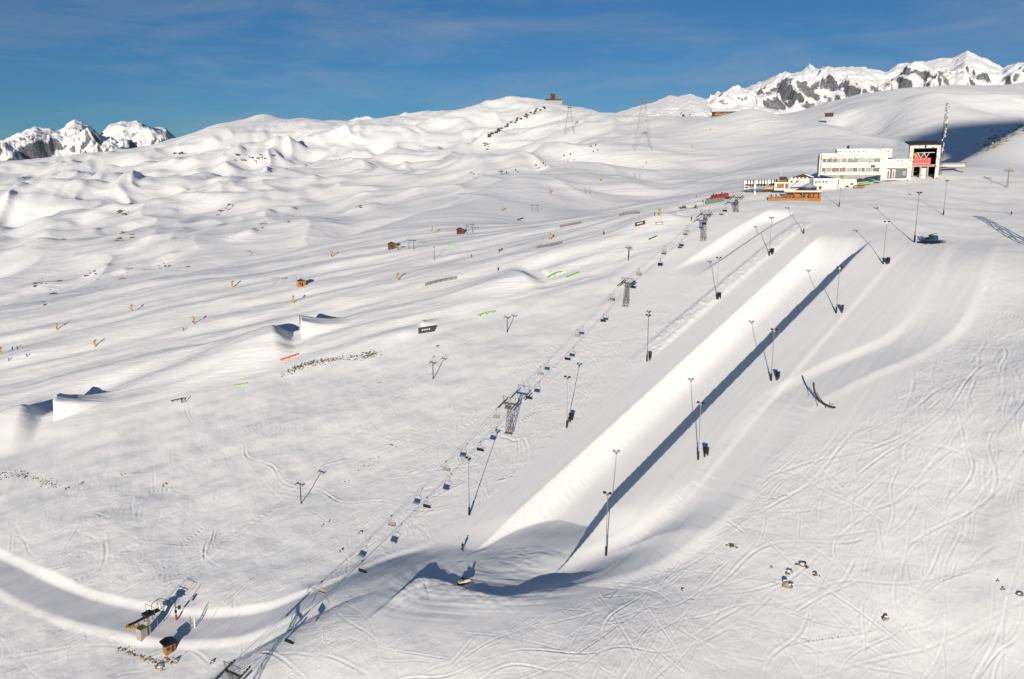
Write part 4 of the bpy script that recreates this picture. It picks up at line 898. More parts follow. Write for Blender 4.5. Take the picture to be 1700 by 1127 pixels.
# ------------------------------------------------------------------ far buildings
def far_house(name, label, cat, px, py, z, yaw, spec):
    B = Bld(name, label, cat, px, py, z, yaw)
    for nm, ma, x0, x1, y0, y1, d0, d1 in spec: B.part(nm, ma, x0, x1, y0, y1, d0, d1)
    return B
g = ground(1205, 192)
far_house('hill_restaurant', 'low wooden hill restaurant with snowy roof on the upper ridge', 'building', 1205, 194, max(g.y*1.02-5, 500), .1, [('wall', dwood, 1183, 1217, 185.5, 196, 0, 12), ('front', wood, 1187, 1216, 188.5, 191.5, -.5, -.05), ('roof', mat('snowy_roof2', (.50, .52, .55), .8), 1181, 1222, 181, 185.5, -1.5, 14), ('terrace', greywood, 1180, 1219, 192.5, 196, -5, -.6), ('window', glass, 1189, 1196, 186.5, 188.3, -.3, -.05), ('window', glass, 1200, 1212, 186.5, 188.3, -.3, -.05)])
def skyline(px, r0=300, r1=5500):
    a = math.atan((px-850)/F/(CP+.28*SP)); i = int(np.interp(a, az, np.arange(NA))); m_ = (rr > r0) & (rr < r1)
    e = np.where(m_, GZ[i]/rr, -9); k = int(np.argmax(e)); return rr[k], proj((math.sin(az[i])*rr[k], math.cos(az[i])*rr[k], GZ[i, k]))[1]
rS, yS = skyline(917); dY = yS-177; zS = rS*math.cos(math.atan(67/F))*1.0
print('summit', rS, yS, [(x, round(skyline(x)[1])) for x in range(0, 1300, 100)])
SP_ = [('wall', dwood, 906, 932, 173, 180, 0, 20), ('tower', dwood, 914, 921.5, 165, 173, 2, 16), ('tower_roof', dsteel, 913, 922.5, 163.8, 165, 0, 18), ('annex', greywood, 924, 932, 169.5, 173, 0, 14), ('terrace', concrete, 903, 933, 175.5, 182, -8, -.5), ('roof', dsteel, 905, 914, 172, 173, -1, 20)]
far_house('summit_station', 'small dark summit lift station on the middle skyline hill', 'building', 917, 177+dY, zS, 0, [(n_, m_, a_, b_, c_+dY, d_+dY, e_, f_) for n_, m_, a_, b_, c_, d_, e_, f_ in SP_])
far_house('valley_hut', 'lone dark hut on the shaded slope behind the restaurant', 'hut', 1376, 190, 1330, 0, [('wall', dwood, 1370, 1383, 188.5, 193, 0, 8), ('roof', dsteel, 1369, 1384, 187.2, 188.5, -1, 9)])
# power pylons
def pylon(px, py, top, label):
    p = ground(px, py); z = p.y*CP-p.z*SP; H = (py-top)*z/F
    r = thing('power_pylon', label, 'pylon', p, face_cam(p)+.15, 'lattice power pylons'); w0, w1 = H*.17, H*.03
    def c(z, k): q = w0+(w1-w0)*min(1, z/(H*.86)); return ((-1, 1, 1, -1)[k]*q, (-1, -1, 1, 1)[k]*q, z)
    t = max(.14, z/F*.17)
    for k in range(4): m = MB(); m.tube(c(-2, k), c(H, k), t, t*.8, 4); m.build('leg', olive, r)
    m = MB(); zs = [0, .22, .42, .58, .7, .8, .88, 1.0]
    for a, b_ in zip(zs[:-1], zs[1:]):
        for k in range(4): m.tube(c(a*H, k), c(b_*H, (k+1) % 4), t*.5, None, 4); m.tube(c(b_*H, k), c(b_*H, (k+1) % 4), t*.45, None, 4)
    m.build('bracing', olive, r)
    for zz, ww in ((.90, .15), (.98, .12)): m = MB(); m.prism([(-ww*H, zz*H), (ww*H, zz*H), (0, zz*H+H*.035)], -t, t); m.build('crossarm', olive, r)
pylon(1066, 248, 166, 'large lattice power pylon on the upper piste'); pylon(945, 222, 176, 'smaller lattice power pylon below the summit station')
# wooden pole with double arm at the right
p = ground(1672, 311); r = thing('utility_pole', 'wooden double utility pole with crossarms on the right slope', 'utility pole', p, .2)
for s in (-.35, .35): m = MB(); m.tube((s*1.2, 0, -1), (s*.3, 0, 9.8), .17, .13, 6); m.build('post', greywood, r)
m = MB(); m.bb(-2.6, 2.2, -.14, .14, 8.2, 8.5); m.bb(-1.6, 2.9, -.32, -.15, 7.7, 8.0); m.build('crossarm', greywood, r)
for s in (-2.3, -1, .9, 2.1): m = MB(); m.tube((s, 0, 8.5), (s, 0, 9.0), .12, .08, 6); m.build('insulator', dsteel, r)
# ------------------------------------------------------------------ snow guns
def make_gun():
    r = thing('snow_gun', '', 'snow gun', group='yellow snow guns along the pistes')
    m = MB(); m.tube((0, 0, -.5), (0, 0, 2.4), .42, .38, 8); m.build('padded_post', yellow, r)
    m = MB(); m.tube((0, 0, 2.4), (0, 0, 3.0), .14, None, 6); m.build('mount', dsteel, r)
    m = MB(); m.tube((-.05, -.75, 2.95), (.05, .75, 3.75), .55, .48, 10); g = m.build('fan_barrel', yellow, r)
    m = MB(); m.tube((.06, .76, 3.76), (.08, .9, 3.84), .44, None, 10); m.build('nozzle_ring', dsteel, g)
    m = MB(); m.bb(-.62, -.4, -.3, .3, 1.0, 1.9); m.build('control_box', dwood, r)
    return r
gun = make_gun(); used = [False]
GUNS = [(2, 588), (95, 548), (158, 576), (219, 517), (322, 538), (386, 477), (487, 503), (551, 427), (660, 465), (718, 386), (834, 350), (913, 321), (914, 399), (997, 301), (1073, 273), (1095, 359), (1149, 246), (1180, 217)]
for i, (x, y) in enumerate(GUNS):
    p = ground(x, y)
    if p is None: continue
    place(gun, used, p, .3+.9*math.sin(i*2.1), '%s yellow snow gun counted from the left edge of the photo' % ORD[i], 0.85 if y > 330 else 1.0)
# ------------------------------------------------------------------ gondola in the valley behind the pistes
def gz(x): return float(np.interp(x, [80, 990], [705, 1060]))
def make_gtower():
    r = thing('gondola_tower', '', 'lift tower', group='gondola towers in the valley'); m = MB(); m.tube((0, 0, -14), (0, 0, 12), .62, .45, 8); m.build('post', olive, r)
    m = MB(); m.bb(-3.6, 3.6, -.3, .3, 11.6, 12.2); m.build('crossarm', olive, r)
    for s in (-1, 1): m = MB(); m.bb(s*3.4-.2, s*3.4+.2, -2.6, 2.6, 12.2, 12.7); m.build('sheave_train', dsteel, r)
    m = MB(); m.bb(-3.9, 3.9, -.12, .12, 13.6, 13.8); m.tube((-3.4, 0, 12.2), (-3.6, 0, 13.6), .1, None, 4); m.tube((3.4, 0, 12.2), (3.6, 0, 13.6), .1, None, 4); m.build('lifting_frame', galv, r)
    return r
gt = make_gtower(); used = [False]; TOPS = [(90, 487), (238, 453), (470, 401), (628, 345), (832, 284)]
for i, (x, y) in enumerate(TOPS):
    p = at(x, y, gz(x)); place(gt, used, (p[0], p[1], p[2]-12.4), -.9, '%s gondola tower from the left in the valley behind the pistes' % ORD[i])
def make_cabin():
    r = thing('gondola_cabin', '', 'gondola cabin', group='gondola cabins over the valley')
    m = MB(); m.tube((0, 0, -.5), (0, 0, -1.9), .9, 1.15, 8); m.tube((0, 0, -1.9), (0, 0, -2.9), 1.15, .85, 8); c = m.build('body', dsteel, r)
    m = MB(); m.tube((0, 0, -.9), (0, 0, -1.85), 1.04, 1.19, 8); m.build('window_band', glass, c)
    m = MB(); m.path([(0, 0, .7), (0, .5, .2), (0, 0, -.5)], .09, 5); m.box((0, 0, .7), (.3, .8, .25)); m.build('hanger', dsteel, r)
    return r
gc = make_cabin(); used = [False]
CAB = [(166, 476), (222, 462), (286, 450), (300, 447), (321, 443), (372, 432), (395, 428), (442, 413), (507, 394), (528, 388), (568, 373), (589, 367), (646, 347), (686, 337), (702, 333), (740, 321), (756, 317), (807, 298), (841, 287), (856, 283), (890, 275), (902, 272), (936, 259), (947, 257), (981, 244), (989, 242)]
for i, (x, y) in enumerate(CAB):
    p = at(x, y-3, gz(x)); place(gc, used, p, -.9, '%s dark gondola cabin from the left over the valley' % ORD[i], .8)
m = MB(); pts = [Vector(at(x, y-1, gz(x))) for x, y in [(-200, 545)]+TOPS+[(990, 238)]]; q = []
for a, b_ in zip(pts[:-1], pts[1:]): q += [a.lerp(b_, k/12)-Vector((0, 0, 5*4*(k/12)*(1-k/12))) for k in range(12)]
m.path(q+[pts[-1]], .06, 4); tag(m.build('gondola_cable', rope), 'thin gondola cable crossing the valley behind the pistes', 'cable')
# ------------------------------------------------------------------ huts of the practice lifts
def hut(name, label, px, py, w, d, h, wm, rm, yaw=.2):
    p = ground(px, py); r = thing(name, label, 'hut', p, face_cam(p)+yaw)
    m = MB(); m.bb(-w/2, w/2, -d/2, d/2, -1, h); m.build('wall', wm, r)
    m = MB(); m.prism([(-w/2-.4, h), (w/2+.4, h), (0, h+w*.28)], -d/2-.4, d/2+.4); m.build('roof', rm, r)
    m = MB(); m.bb(-w*.1, w*.14, -d/2-.06, -d/2-.01, 0, h*.8); m.build('door', dwood, r)
    m = MB(); m.bb(-w*.4, -w*.18, -d/2-.06, -d/2-.01, h*.4, h*.8); m.build('window', glass, r); return r
hut('wood_hut', 'orange wooden hut beside a thin mast on the left piste', 501, 475, 3.2, 2.8, 2.6, mat('orange_wood', (.50, .20, .05), .7, 0, .3, 3), dwood)
hut('drag_lift_hut', 'brown hut of the small drag lift with a yellow wheel beside it', 651, 413, 4.0, 3.0, 2.8, mat('brown_wood', (.16, .08, .05), .7, 0, .3, 3), dwood)
hut('red_hut', 'dark red lift hut left of two drag lift poles', 764, 388, 3.8, 2.8, 2.6, mat('dark_red', (.20, .03, .025), .7), dwood)
p = ground(661, 415); r = thing('lift_bullwheel', 'small yellow drag lift bullwheel on a stand beside the brown hut', 'bullwheel', p, .2)
m = MB(); m.tube((0, 0, 2.0), (0, 0, 2.35), 1.5, None, 14); m.build('wheel', yellow, r); m = MB(); m.tube((0, 0, -.6), (0, 0, 2.0), .22, None, 8); m.build('stand', dsteel, r)
p = ground(493, 474); m = MB(); m.tube((0, 0, -.5), (0, 0, 4.2), .1, .06, 6); o = m.build('thin_mast', dsteel); o.location = p; tag(o, 'thin dark mast left of the orange hut', 'mast')
p = ground(458, 472); r = thing('start_gantry', 'pale goal shaped start gantry left of the orange hut', 'gantry', p, face_cam(p))
for s in (-1, 1): m = MB(); m.tube((s*2.2, 0, -.5), (s*2.2, 0, 3.2), .13, None, 6); m.build('post', galv, r)
m = MB(); m.bb(-2.4, 2.4, -.12, .12, 3.1, 3.5); m.build('beam', galv, r)
p = ground(721, 431); m = MB(); m.tube((0, 0, -.5), (0, 0, 6.3), .12, .08, 6); m.box((0, 0, 6.1), (.6, .2, .3)); o = m.build('piste_pole', dsteel); o.location = p; tag(o, 'lone thin piste pole below the red hut', 'pole')
# ------------------------------------------------------------------ fences on the pistes
def fence(a, b_, label, h=1.5):
    A, Bq = ground(*a), ground(*b_); L_ = (Bq-A).length; r = thing('snow_fence', label, 'fence', A, 0, 'weathered wooden snow fences'); d = Bq-A; n = max(4, int(L_/2.2))
    for k in range(n+1):
        q = d*(k/n); q.z = sample(A.x+q.x, A.y+q.y)-A.z; m = MB(); m.bb(q.x-.09, q.x+.09, q.y-.09, q.y+.09, q.z-.4, q.z+h); m.build('post', greywood, r)
        if k < n:
            q2 = d*((k+1)/n); q2.z = sample(A.x+q2.x, A.y+q2.y)-A.z
            m = MB()
            for j in range(4): z = .25+j*h*.26; m.tube((q.x, q.y, q.z+z), (q2.x, q2.y, q2.z+z), .11, None, 4)
            m.build('board_section', greywood, r)
fence((706, 475), (757, 464), 'long weathered snow fence on the piste above the big jump'); fence((890, 413), (932, 405), 'weathered snow fence beside a thin pole in mid picture'); fence((930, 378), (964, 371), 'short weathered snow fence right of the small drag lift poles'); fence((1028, 359), (1062, 355), 'uppermost weathered snow fence below the shaded hollow')
p = ground(891, 413); m = MB(); m.tube((0, 0, -.5), (0, 0, 6.0), .1, .07, 6); m.box((0, 0, 6), (.3, .3, .3)); o = m.build('piste_pole', galv); o.location = p; tag(o, 'thin piste pole at the left end of the mid picture fence', 'pole')
# ------------------------------------------------------------------ rails and boxes of the park
def rail(name, label, a, b_, h, w, ma, arch=0, box=False, parts=True):
    A, Bq = ground(*a), ground(*b_); r = thing(name, label, 'rail' if not box else 'box'); r.location = A; d = Bq-A; n = 8; P = []
    for k in range(n+1): t = k/n; q = d*t; q = Vector((q.x, q.y, d.z*t+h+arch*4*t*(1-t))); P.append(q)
    sd_ = Vector((d.y, -d.x, 0)).normalized()*w/2
    if not box:
        m = MB()
        for k in range(n): m.add([P[k]-sd_, P[k]+sd_, P[k+1]+sd_, P[k+1]-sd_]+[v+Vector((0, 0, -.32)) for v in (P[k]-sd_, P[k]+sd_, P[k+1]+sd_, P[k+1]-sd_)], [(0, 1, 2, 3), (4, 7, 6, 5), (0, 3, 7, 4), (1, 5, 6, 2), (0, 4, 5, 1), (3, 2, 6, 7)])
        m.build('deck', ma, r)
        for k in (1, 4, 7): m = MB(); q = P[k]; m.tube((q.x, q.y, q.z-h-.8), (q.x, q.y, q.z-.2), .09, None, 6); m.build('support', dsteel, r)
    else:
        m = MB(); q0, q1 = P[0], P[-1]
        m.add([q0-sd_, q0+sd_, q1+sd_, q1-sd_]+[v-Vector((0, 0, h+.4)) for v in (q0-sd_, q0+sd_, q1+sd_, q1-sd_)], [(0, 1, 2, 3), (4, 7, 6, 5), (0, 3, 7, 4), (1, 5, 6, 2), (0, 4, 5, 1), (3, 2, 6, 7)]); m.build('side_panels', ma, r)
        m = MB(); up = Vector((0, 0, .02)); m.add([q0-sd_*1.04+up, q0+sd_*1.04+up, q1+sd_*1.04+up, q1-sd_*1.04+up]+[v+Vector((0, 0, .1)) for v in (q0-sd_*1.04, q0+sd_*1.04, q1+sd_*1.04, q1-sd_*1.04)], [(3, 2, 1, 0), (4, 5, 6, 7), (0, 3, 7, 4), (1, 5, 6, 2), (0, 4, 5, 1), (3, 2, 6, 7)]); m.build('top_sheet', dsteel, r)
        m = MB(); dn = d.normalized(); nn_ = Vector((d.y, -d.x, 0)).normalized(); nn_ = nn_ if nn_.y < 0 else -nn_
        for k in range(5):
            c = q0+(q1-q0)*(.25+.11*k)+nn_*(w/2+.03)-Vector((0, 0, h*.45)); m.box(c, (.35, .04, .45), heading((0, 0), dn)+math.pi/2)
        m.build('lettering', white, r)
    return r
rail('slide_rail', 'orange slide rail beside the rocky strip', (465, 600), (494, 590), .75, 1.0, orange)
rail('slide_rail', 'long green slide rail with black top right of the black box', (794, 526), (822, 519), .8, .8, green, .25)
rail('slide_rail', 'green rainbow rail, left one of the pair in mid picture', (909, 462), (933, 452), .6, .8, green, .45)
rail('slide_rail', 'straight green rail, right one of the pair in mid picture', (940, 462), (961, 453), .6, .8, green)
rail('slide_rail', 'dark green slide rail left of the upper chairlift tower', (1077, 399), (1090, 393), .6, .8, mat('dark_green', (.06, .16, .03), .5))
rail('slide_rail', 'short green slide rail below the orange rail', (388, 641), (410, 637), .4, .7, green)
rail('slide_rail', 'small pale green rail on the piste below the red hut', (743, 408), (757, 407), .5, .8, green, .2)
rail('slide_rail', 'long dark red-tipped rail with two people at its right end', (284, 668), (304, 664), .8, .6, dwood)
rail('slide_rail', 'tiny dark rail below the twin drag lift poles', (859, 366), (868, 363), .8, .9, dsteel)
rail('park_box', 'black park box with white lettering beside the small kicker', (695, 552), (722, 548), 1.6, 1.6, blackp, 0, True)
rail('park_box', 'dark park box below the upper snow fence', (1054, 375), (1071, 371), 1.3, 1.5, dwood, 0, True)
rail('park_box', 'beige park box right of the dark park box', (1088, 373), (1101, 372), .9, 1.6, concrete, 0, True)
# curved wall feature standing in the tracked snow
p = ground(1383, 679); r = thing('curved_rail', 'dark upcurved steel rail standing alone in the tracked snow', 'rail', p, 0)
def loc(px, py, dz=0): return Vector(at(px, py, (p.y*CP-p.z*SP)+dz))-p
C1 = [loc(x, y, z) for x, y, z in ((1383, 677, 0), (1374, 674, .6), (1365, 669, 1.2), (1358, 661, 1.8), (1353, 651, 2.2), (1351, 642, 2.5), (1350.5, 634.5, 2.7))]
C1 = [Vector(v) for v in smooth_line(C1, 4)]
m = MB(); m.path(C1, .24, 8); m.build('main_tube', mat('rusty_black', (.045, .035, .03), .6, .2, .3, 3), r)
m = MB(); m.path([v+Vector((.45, -.1, .05)) for v in C1[4:-8]], .08, 6); m.build('side_tube', dsteel, r)
for k in (5, 11, 17): v = C1[k]; m = MB(); m.tube(v, (v.x-.2, v.y+.4, v.z-2.2), .07, None, 5); m.build('strut', dsteel, r)
m = MB(); v = C1[2]; m.tube(v, (v.x+.6, v.y+.3, v.z+.9), .07, None, 5); m.tube(C1[0], (C1[0].x+.5, C1[0].y-.3, C1[0].z+.2), .2, None, 6); m.build('end_plate', dsteel, r)
# ------------------------------------------------------------------ snow groomers
def groomer(label, loc_, rz, body, name='snow_groomer', boom=True):
    r = thing(name, label, 'snow groomer', loc_, rz, 'snow groomers')
    for s in (-1, 1):
        m = MB(); m.prism([(-2.2, .15), (-2.5, .6), (-2.2, 1.0), (2.2, 1.0), (2.6, .6), (2.2, .1), (-1.8, 0)], s*1.35-.55, s*1.35+.55, 'x'); m.build('track', blackp, r)
    m = MB(); m.prism([(-2.4, .9), (2.2, .9), (2.2, 1.5), (.2, 1.7), (-2.4, 1.5)], -.95, .95, 'x'); m.build('chassis', body, r)
    m = MB(); m.prism([(.1, 1.5), (1.9, 1.5), (2.0, 2.0), (1.4, 2.95), (.2, 3.0)], -1.05, 1.05, 'x'); c = m.build('cab', body, r)
    m = MB(); m.prism([(1.2, 2.05), (1.98, 2.05), (1.45, 2.85), (1.0, 2.85)], -1.08, 1.08, 'x'); m.build('windscreen', glass, c)
    m = MB(); m.bb(-2.3, 2.3, 3.3, 3.6, .1, 1.2); m.bb(-2.6, -2.3, 3.4, 4.0, .1, 1.1); m.bb(2.3, 2.6, 3.4, 4.0, .1, 1.1); m.bb(-.3, .3, 2.2, 3.3, .5, .8); m.build('blade', mat('silver_blade', (.45, .44, .40), .4, .7), r)
    m = MB(); m.bb(-2.4, 2.4, -3.9, -3.1, .15, .75); m.bb(-.3, .3, -3.1, -2.3, .5, .8); m.build('tiller', dsteel, r)
    m = MB(); m.bb(-.7, .7, -2.2, -.1, 1.6, 2.3); m.tube((0, -1.2, 2.3), (0, -1.2, 3.2), .3, None, 8)
    if boom: m.tube((0, -1.2, 3.1), (0, 2.2, 3.6), .14, .1, 6)
    m.build('winch', dsteel, r)
    for s in (-.7, .7): m = MB(); m.box((s, 1.5, 3.05), (.3, .15, .16)); m.build('headlight', white, r)
    return r
p = ground(1546, 404); groomer('dark blue winch groomer parked at the top of the large halfpipe', p, -1.25, steelblue)
p = ground(1188, 332); groomer('red groomer, left one of the two parked by the lift top', p, -1.4, red, boom=False)
p = ground(1202, 330); groomer('red groomer, right one of the two parked by the lift top', p, -1.5, red, boom=False)
p = ground(771, 969); r = thing('snowmobile', 'cream snowmobile parked in the hollow below the halfpipe', 'snowmobile', p, -1.1)
crm = mat('cream_paint', (.70, .62, .45), .5)
m = MB(); m.prism([(-1.3, .35), (.2, .35), (1.35, .5), (1.1, .85), (.5, 1.0), (-.1, .8), (-1.3, .75)], -.38, .38, 'x'); m.build('body', crm, r)
m = MB(); m.prism([(-1.5, 0), (.3, 0), (.5, .35), (-1.4, .4)], -.25, .25, 'x'); m.build('track', blackp, r)
for s in (-1, 1): m = MB(); m.prism([(.4, 0), (1.6, 0), (1.8, .15), (.4, .08)], s*.5-.09, s*.5+.09, 'x'); m.build('ski', dsteel, r)
m = MB(); m.prism([(.35, 1.0), (.6, .95), (.25, 1.45), (.15, 1.45)], -.33, .33, 'x'); m.build('windshield', glass, r)
m = MB(); m.bb(-1.2, .0, -.26, .26, .75, .95); m.build('saddle', blackp, r); m = MB(); m.tube((-.45, .2, 1.15), (.45, .2, 1.15), .04, None, 5); m.build('handlebar', dsteel, r)
# picnic benches left of the red groomers
for i, (x, y, lb) in enumerate(((1134, 346, 'left pile of brown bench tables on the brow'), (1155, 345, 'right pile of brown bench tables on the brow'))):
    p = ground(x, y+1); r = thing('bench_table', lb, 'bench table', p, .3+i)
    m = MB(); m.bb(-1.6, 1.6, -.45, .45, .85, .98); m.build('table_top', dwood, r)
    for s in (-1, 1): m = MB(); m.bb(-1.6, 1.6, s*.95-.15, s*.95+.15, .5, .58); m.build('bench', dwood, r); m = MB(); m.tube((s*1.2, -.9, -.2), (s*1.2, .3, .85), .07, None, 4); m.tube((s*1.2, .9, -.2), (s*1.2, -.3, .85), .07, None, 4); m.build('leg', dwood, r)
    m = MB(); m.box((.5, 0, 1.35), (1.4, .9, .7), .2); m.box((-1.8, .3, .9), (1.6, .2, .25), .1, 0, .2); m.build('stacked_boards', greywood, r)
B = Bld('barrier_fence', 'green padded barrier fence below the parked red groomers', 'fence', 1186, 337, None, .15)
for j in range(6): B.part('pad', mat('green_pad%d' % (j % 2), (.10, .22, .14) if j % 2 else (.16, .17, .17), .7), 1172.2+j*5, 1176.9+j*5, 330.6-j*.6, 338.5-j*1.0, 0, .35)
B.part('end_sign', yellow, 1167.5, 1170.5, 328, 332.5, -.1, .1); B.part('sign_post', galv, 1168.8, 1169.3, 332.5, 338, -.05, .05)
# ------------------------------------------------------------------ people
def make_body(pose):
    J_ = {'stand': [(0, 0, .98), (0, .0, 1.15), (0, 0, 1.38), (0, .02, 1.50), (0, .03, 1.60), (0, .03, 1.74), (-.19, 0, 1.40), (-.27, .03, 1.14), (-.24, .14, .93), (.19, 0, 1.40), (.27, .03, 1.14), (.24, .14, .93), (-.10, 0, .90), (-.13, .05, .50), (-.14, 0, .08), (-.15, .16, .04), (.10, 0, .90), (.13, .05, .50), (.14, 0, .08), (.15, .16, .04)],
          'ski': [(0, -.16, .82), (0, -.08, .98), (0, .10, 1.16), (0, .17, 1.26), (0, .21, 1.34), (0, .25, 1.47), (-.19, .08, 1.17), (-.36, .16, .96), (-.38, .40, .98), (.19, .08, 1.17), (.36, .16, .96), (.38, .40, .98), (-.12, -.14, .76), (-.18, .17, .47), (-.18, -.04, .10), (-.18, .14, .06), (.12, -.14, .76), (.18, .17, .47), (.18, -.04, .10), (.18, .14, .06)]}[pose]
    E = [(0, 1), (1, 2), (2, 3), (3, 4), (4, 5), (2, 6), (6, 7), (7, 8), (2, 9), (9, 10), (10, 11), (0, 12), (12, 13), (13, 14), (14, 15), (0, 16), (16, 17), (17, 18), (18, 19)]
    Rr = [.17, .16, .19, .08, .10, .11, .10, .075, .055, .10, .075, .055, .13, .095, .075, .06, .13, .095, .075, .06]
    me = bpy.data.meshes.new('b'); me.from_pydata(J_, E, []); o = bpy.data.objects.new('b', me); COL.objects.link(o)
    o.modifiers.new('s', 'SKIN')
    for i, v in enumerate(me.skin_vertices[0].data): v.radius = (Rr[i], Rr[i]); v.use_root = (i == 0)
    o.modifiers.new('u', 'SUBSURF').levels = 1
    dg = bpy.context.evaluated_depsgraph_get(); ev = bpy.data.meshes.new_from_object(o.evaluated_get(dg)); bpy.data.objects.remove(o)
    for pl in ev.polygons:
        z = pl.center.z; hip, neck = (J_[0][2]-.12, J_[3][2]); pl.use_smooth = True
        pl.material_index = 0 if z < hip and abs(pl.center.x) < .3 else (2 if z > neck+.06 else 1)
    return ev
skin = mat('skin', (.45, .28, .2), .6)
BODY = {k: make_body(k) for k in ('stand', 'ski')}
JC = [(.45, .03, .03), (.02, .05, .2), (.02, .02, .02), (.5, .28, .02), (.03, .16, .10), (.30, .30, .32), (.10, .03, .16)]
def person(px, py, pose, rz, label, col, sc=1.0, p=None, board=True):
    p = p or ground(px, py)
    r = thing('person', label, 'person', p, rz, 'people on the snow'); 
    o = bpy.data.objects.new('body', BODY[pose].copy()); COL.objects.link(o); o.parent = r
    o.data.materials.clear(); o.data.materials.append(mat('trousers', (.02, .02, .025), .8)); o.data.materials.append(mat('jacket_%d' % col, JC[col], .8)); o.data.materials.append(skin)
    hz = BODY[pose]; top = max(v.co.z for v in hz.vertices); hy = .03 if pose == 'stand' else .25
    m = MB(); m.ball((0, hy-.02, top-.06), .145, 8, 5); m.build('helmet', mat('helmet_%d' % (col % 3), ((.02, .02, .02), (.6, .6, .6), (.3, .02, .02))[col % 3], .3), r)
    m = MB(); m.bb(-.11, .11, hy+.09, hy+.15, top-.14, top-.06); m.build('goggles', glass, r)
    if board:
        for s in (-.16, .16): m = MB(); m.bb(s-.05, s+.05, -.75, .85, 0, .03); m.build('ski', dsteel, r)
    return r
PPL = [(302, 668, 'stand', .5, 'left one of two people standing at the long dark rail', 2), (308, 667, 'stand', 2.0, 'right one of two people standing at the long dark rail', 1),
 (1679, 357, 'ski', 2.2, 'skier in red crossing the right-hand slope', 0), (305, 549, 'ski', 2.0, 'lone skier below a yellow snow gun on the left piste', 2), (829, 418, 'ski', 2.3, 'left one of two skiers left of the mid picture fence', 2), (833, 416, 'ski', 2.0, 'right one of two skiers left of the mid picture fence', 1),
 (1002, 389, 'ski', 2.5, 'skier in dark clothes above the pair of green rails', 2), (783, 427, 'ski', 2.0, 'skier standing alone below the red hut', 5), (45, 592, 'ski', 2.4, 'skier low on the far left piste', 1), (15, 599, 'ski', 2.2, 'leftmost skier on the far left piste', 2), (21, 581, 'stand', 1.0, 'left one of two people beside the leftmost snow gun', 3), (29, 580, 'stand', 3.0, 'right one of two people beside the leftmost snow gun', 4),
 (827, 449, 'ski', 2.2, 'skier rolling over the crest of the large landing mound', 2), (1087, 358, 'stand', 1.0, 'person standing left of the upper snow gun', 2), (1148, 366, 'stand', 2.0, 'person in dark clothes on the brow left of the upper lift tower', 2), (1156, 328, 'stand', 1.5, 'person standing on the snow left of the green barrier', 1), (768, 913, 'stand', .4, 'small figure in white at the upper rim of the hollow', 5)]
for x, y, ps, rz, lb, c in PPL: person(x, y, ps, rz, lb, c)
rs = random.Random(11)
for i, x in enumerate((1283, 1291, 1300, 1309, 1322, 1336, 1346, 1354)):
    B_ = at(x, 328.3, GZT-1.2); person(0, 0, 'stand', rs.uniform(0, 6), '%s person from the left along the railing of the sun terrace' % ORD[i], rs.randrange(7), p=Vector(B_)+Vector((0, 2.5, 0)), board=False)
# ------------------------------------------------------------------ rocks
rockm = mat('lichen_rock', (.30, .245, .17), .9, 0, .5, 1.6, bump=.6)
rockd = mat('dark_rock', (.14, .12, .105), .9, 0, .5, 1.6, bump=.6)
def rock_mb(m, c, s, rnd):
    n0 = len(m.v); m.ball(c, 1, 7, 5, (1, 1, 1)); ph = [rnd.uniform(0, 6.3) for _ in range(4)]
    for i in range(n0, len(m.v)):
        v = Vector(m.v[i])-Vector(c); f = 1+.28*math.sin(v.x*3+ph[0])+.25*math.sin(v.y*4+ph[1])+.2*math.sin(v.z*5+ph[2])+rnd.uniform(-.12, .12)
        m.v[i] = (c[0]+v.x*f*s[0], c[1]+v.y*f*s[1], c[2]+v.z*f*s[2])
def boulder(px, py, w, h, label, ma=rockm, cat='rock', snow=True):
    p = ground(px, py); rnd = random.Random(px*7+py); r = thing('boulder', label, cat, p, 0)
    m = MB(); rock_mb(m, (0, 0, h*.12), (w/2.2, w/3, h*.42), rnd); m.build('stone', ma, r)
    for k in range(3): m = MB(); rock_mb(m, (rnd.uniform(-.7, .7)*w, rnd.uniform(-.5, .5)*w, -h*.08), (w*rnd.uniform(.08, .2), w*.14, h*.22), rnd); m.build('chip', ma, r)
    if snow: m = MB(); rock_mb(m, (w*.06, w*.14, h*.38), (w/2.6, w/3.0, h*.22), rnd); m.build('snow_cap', snowm, r, True)
    return r
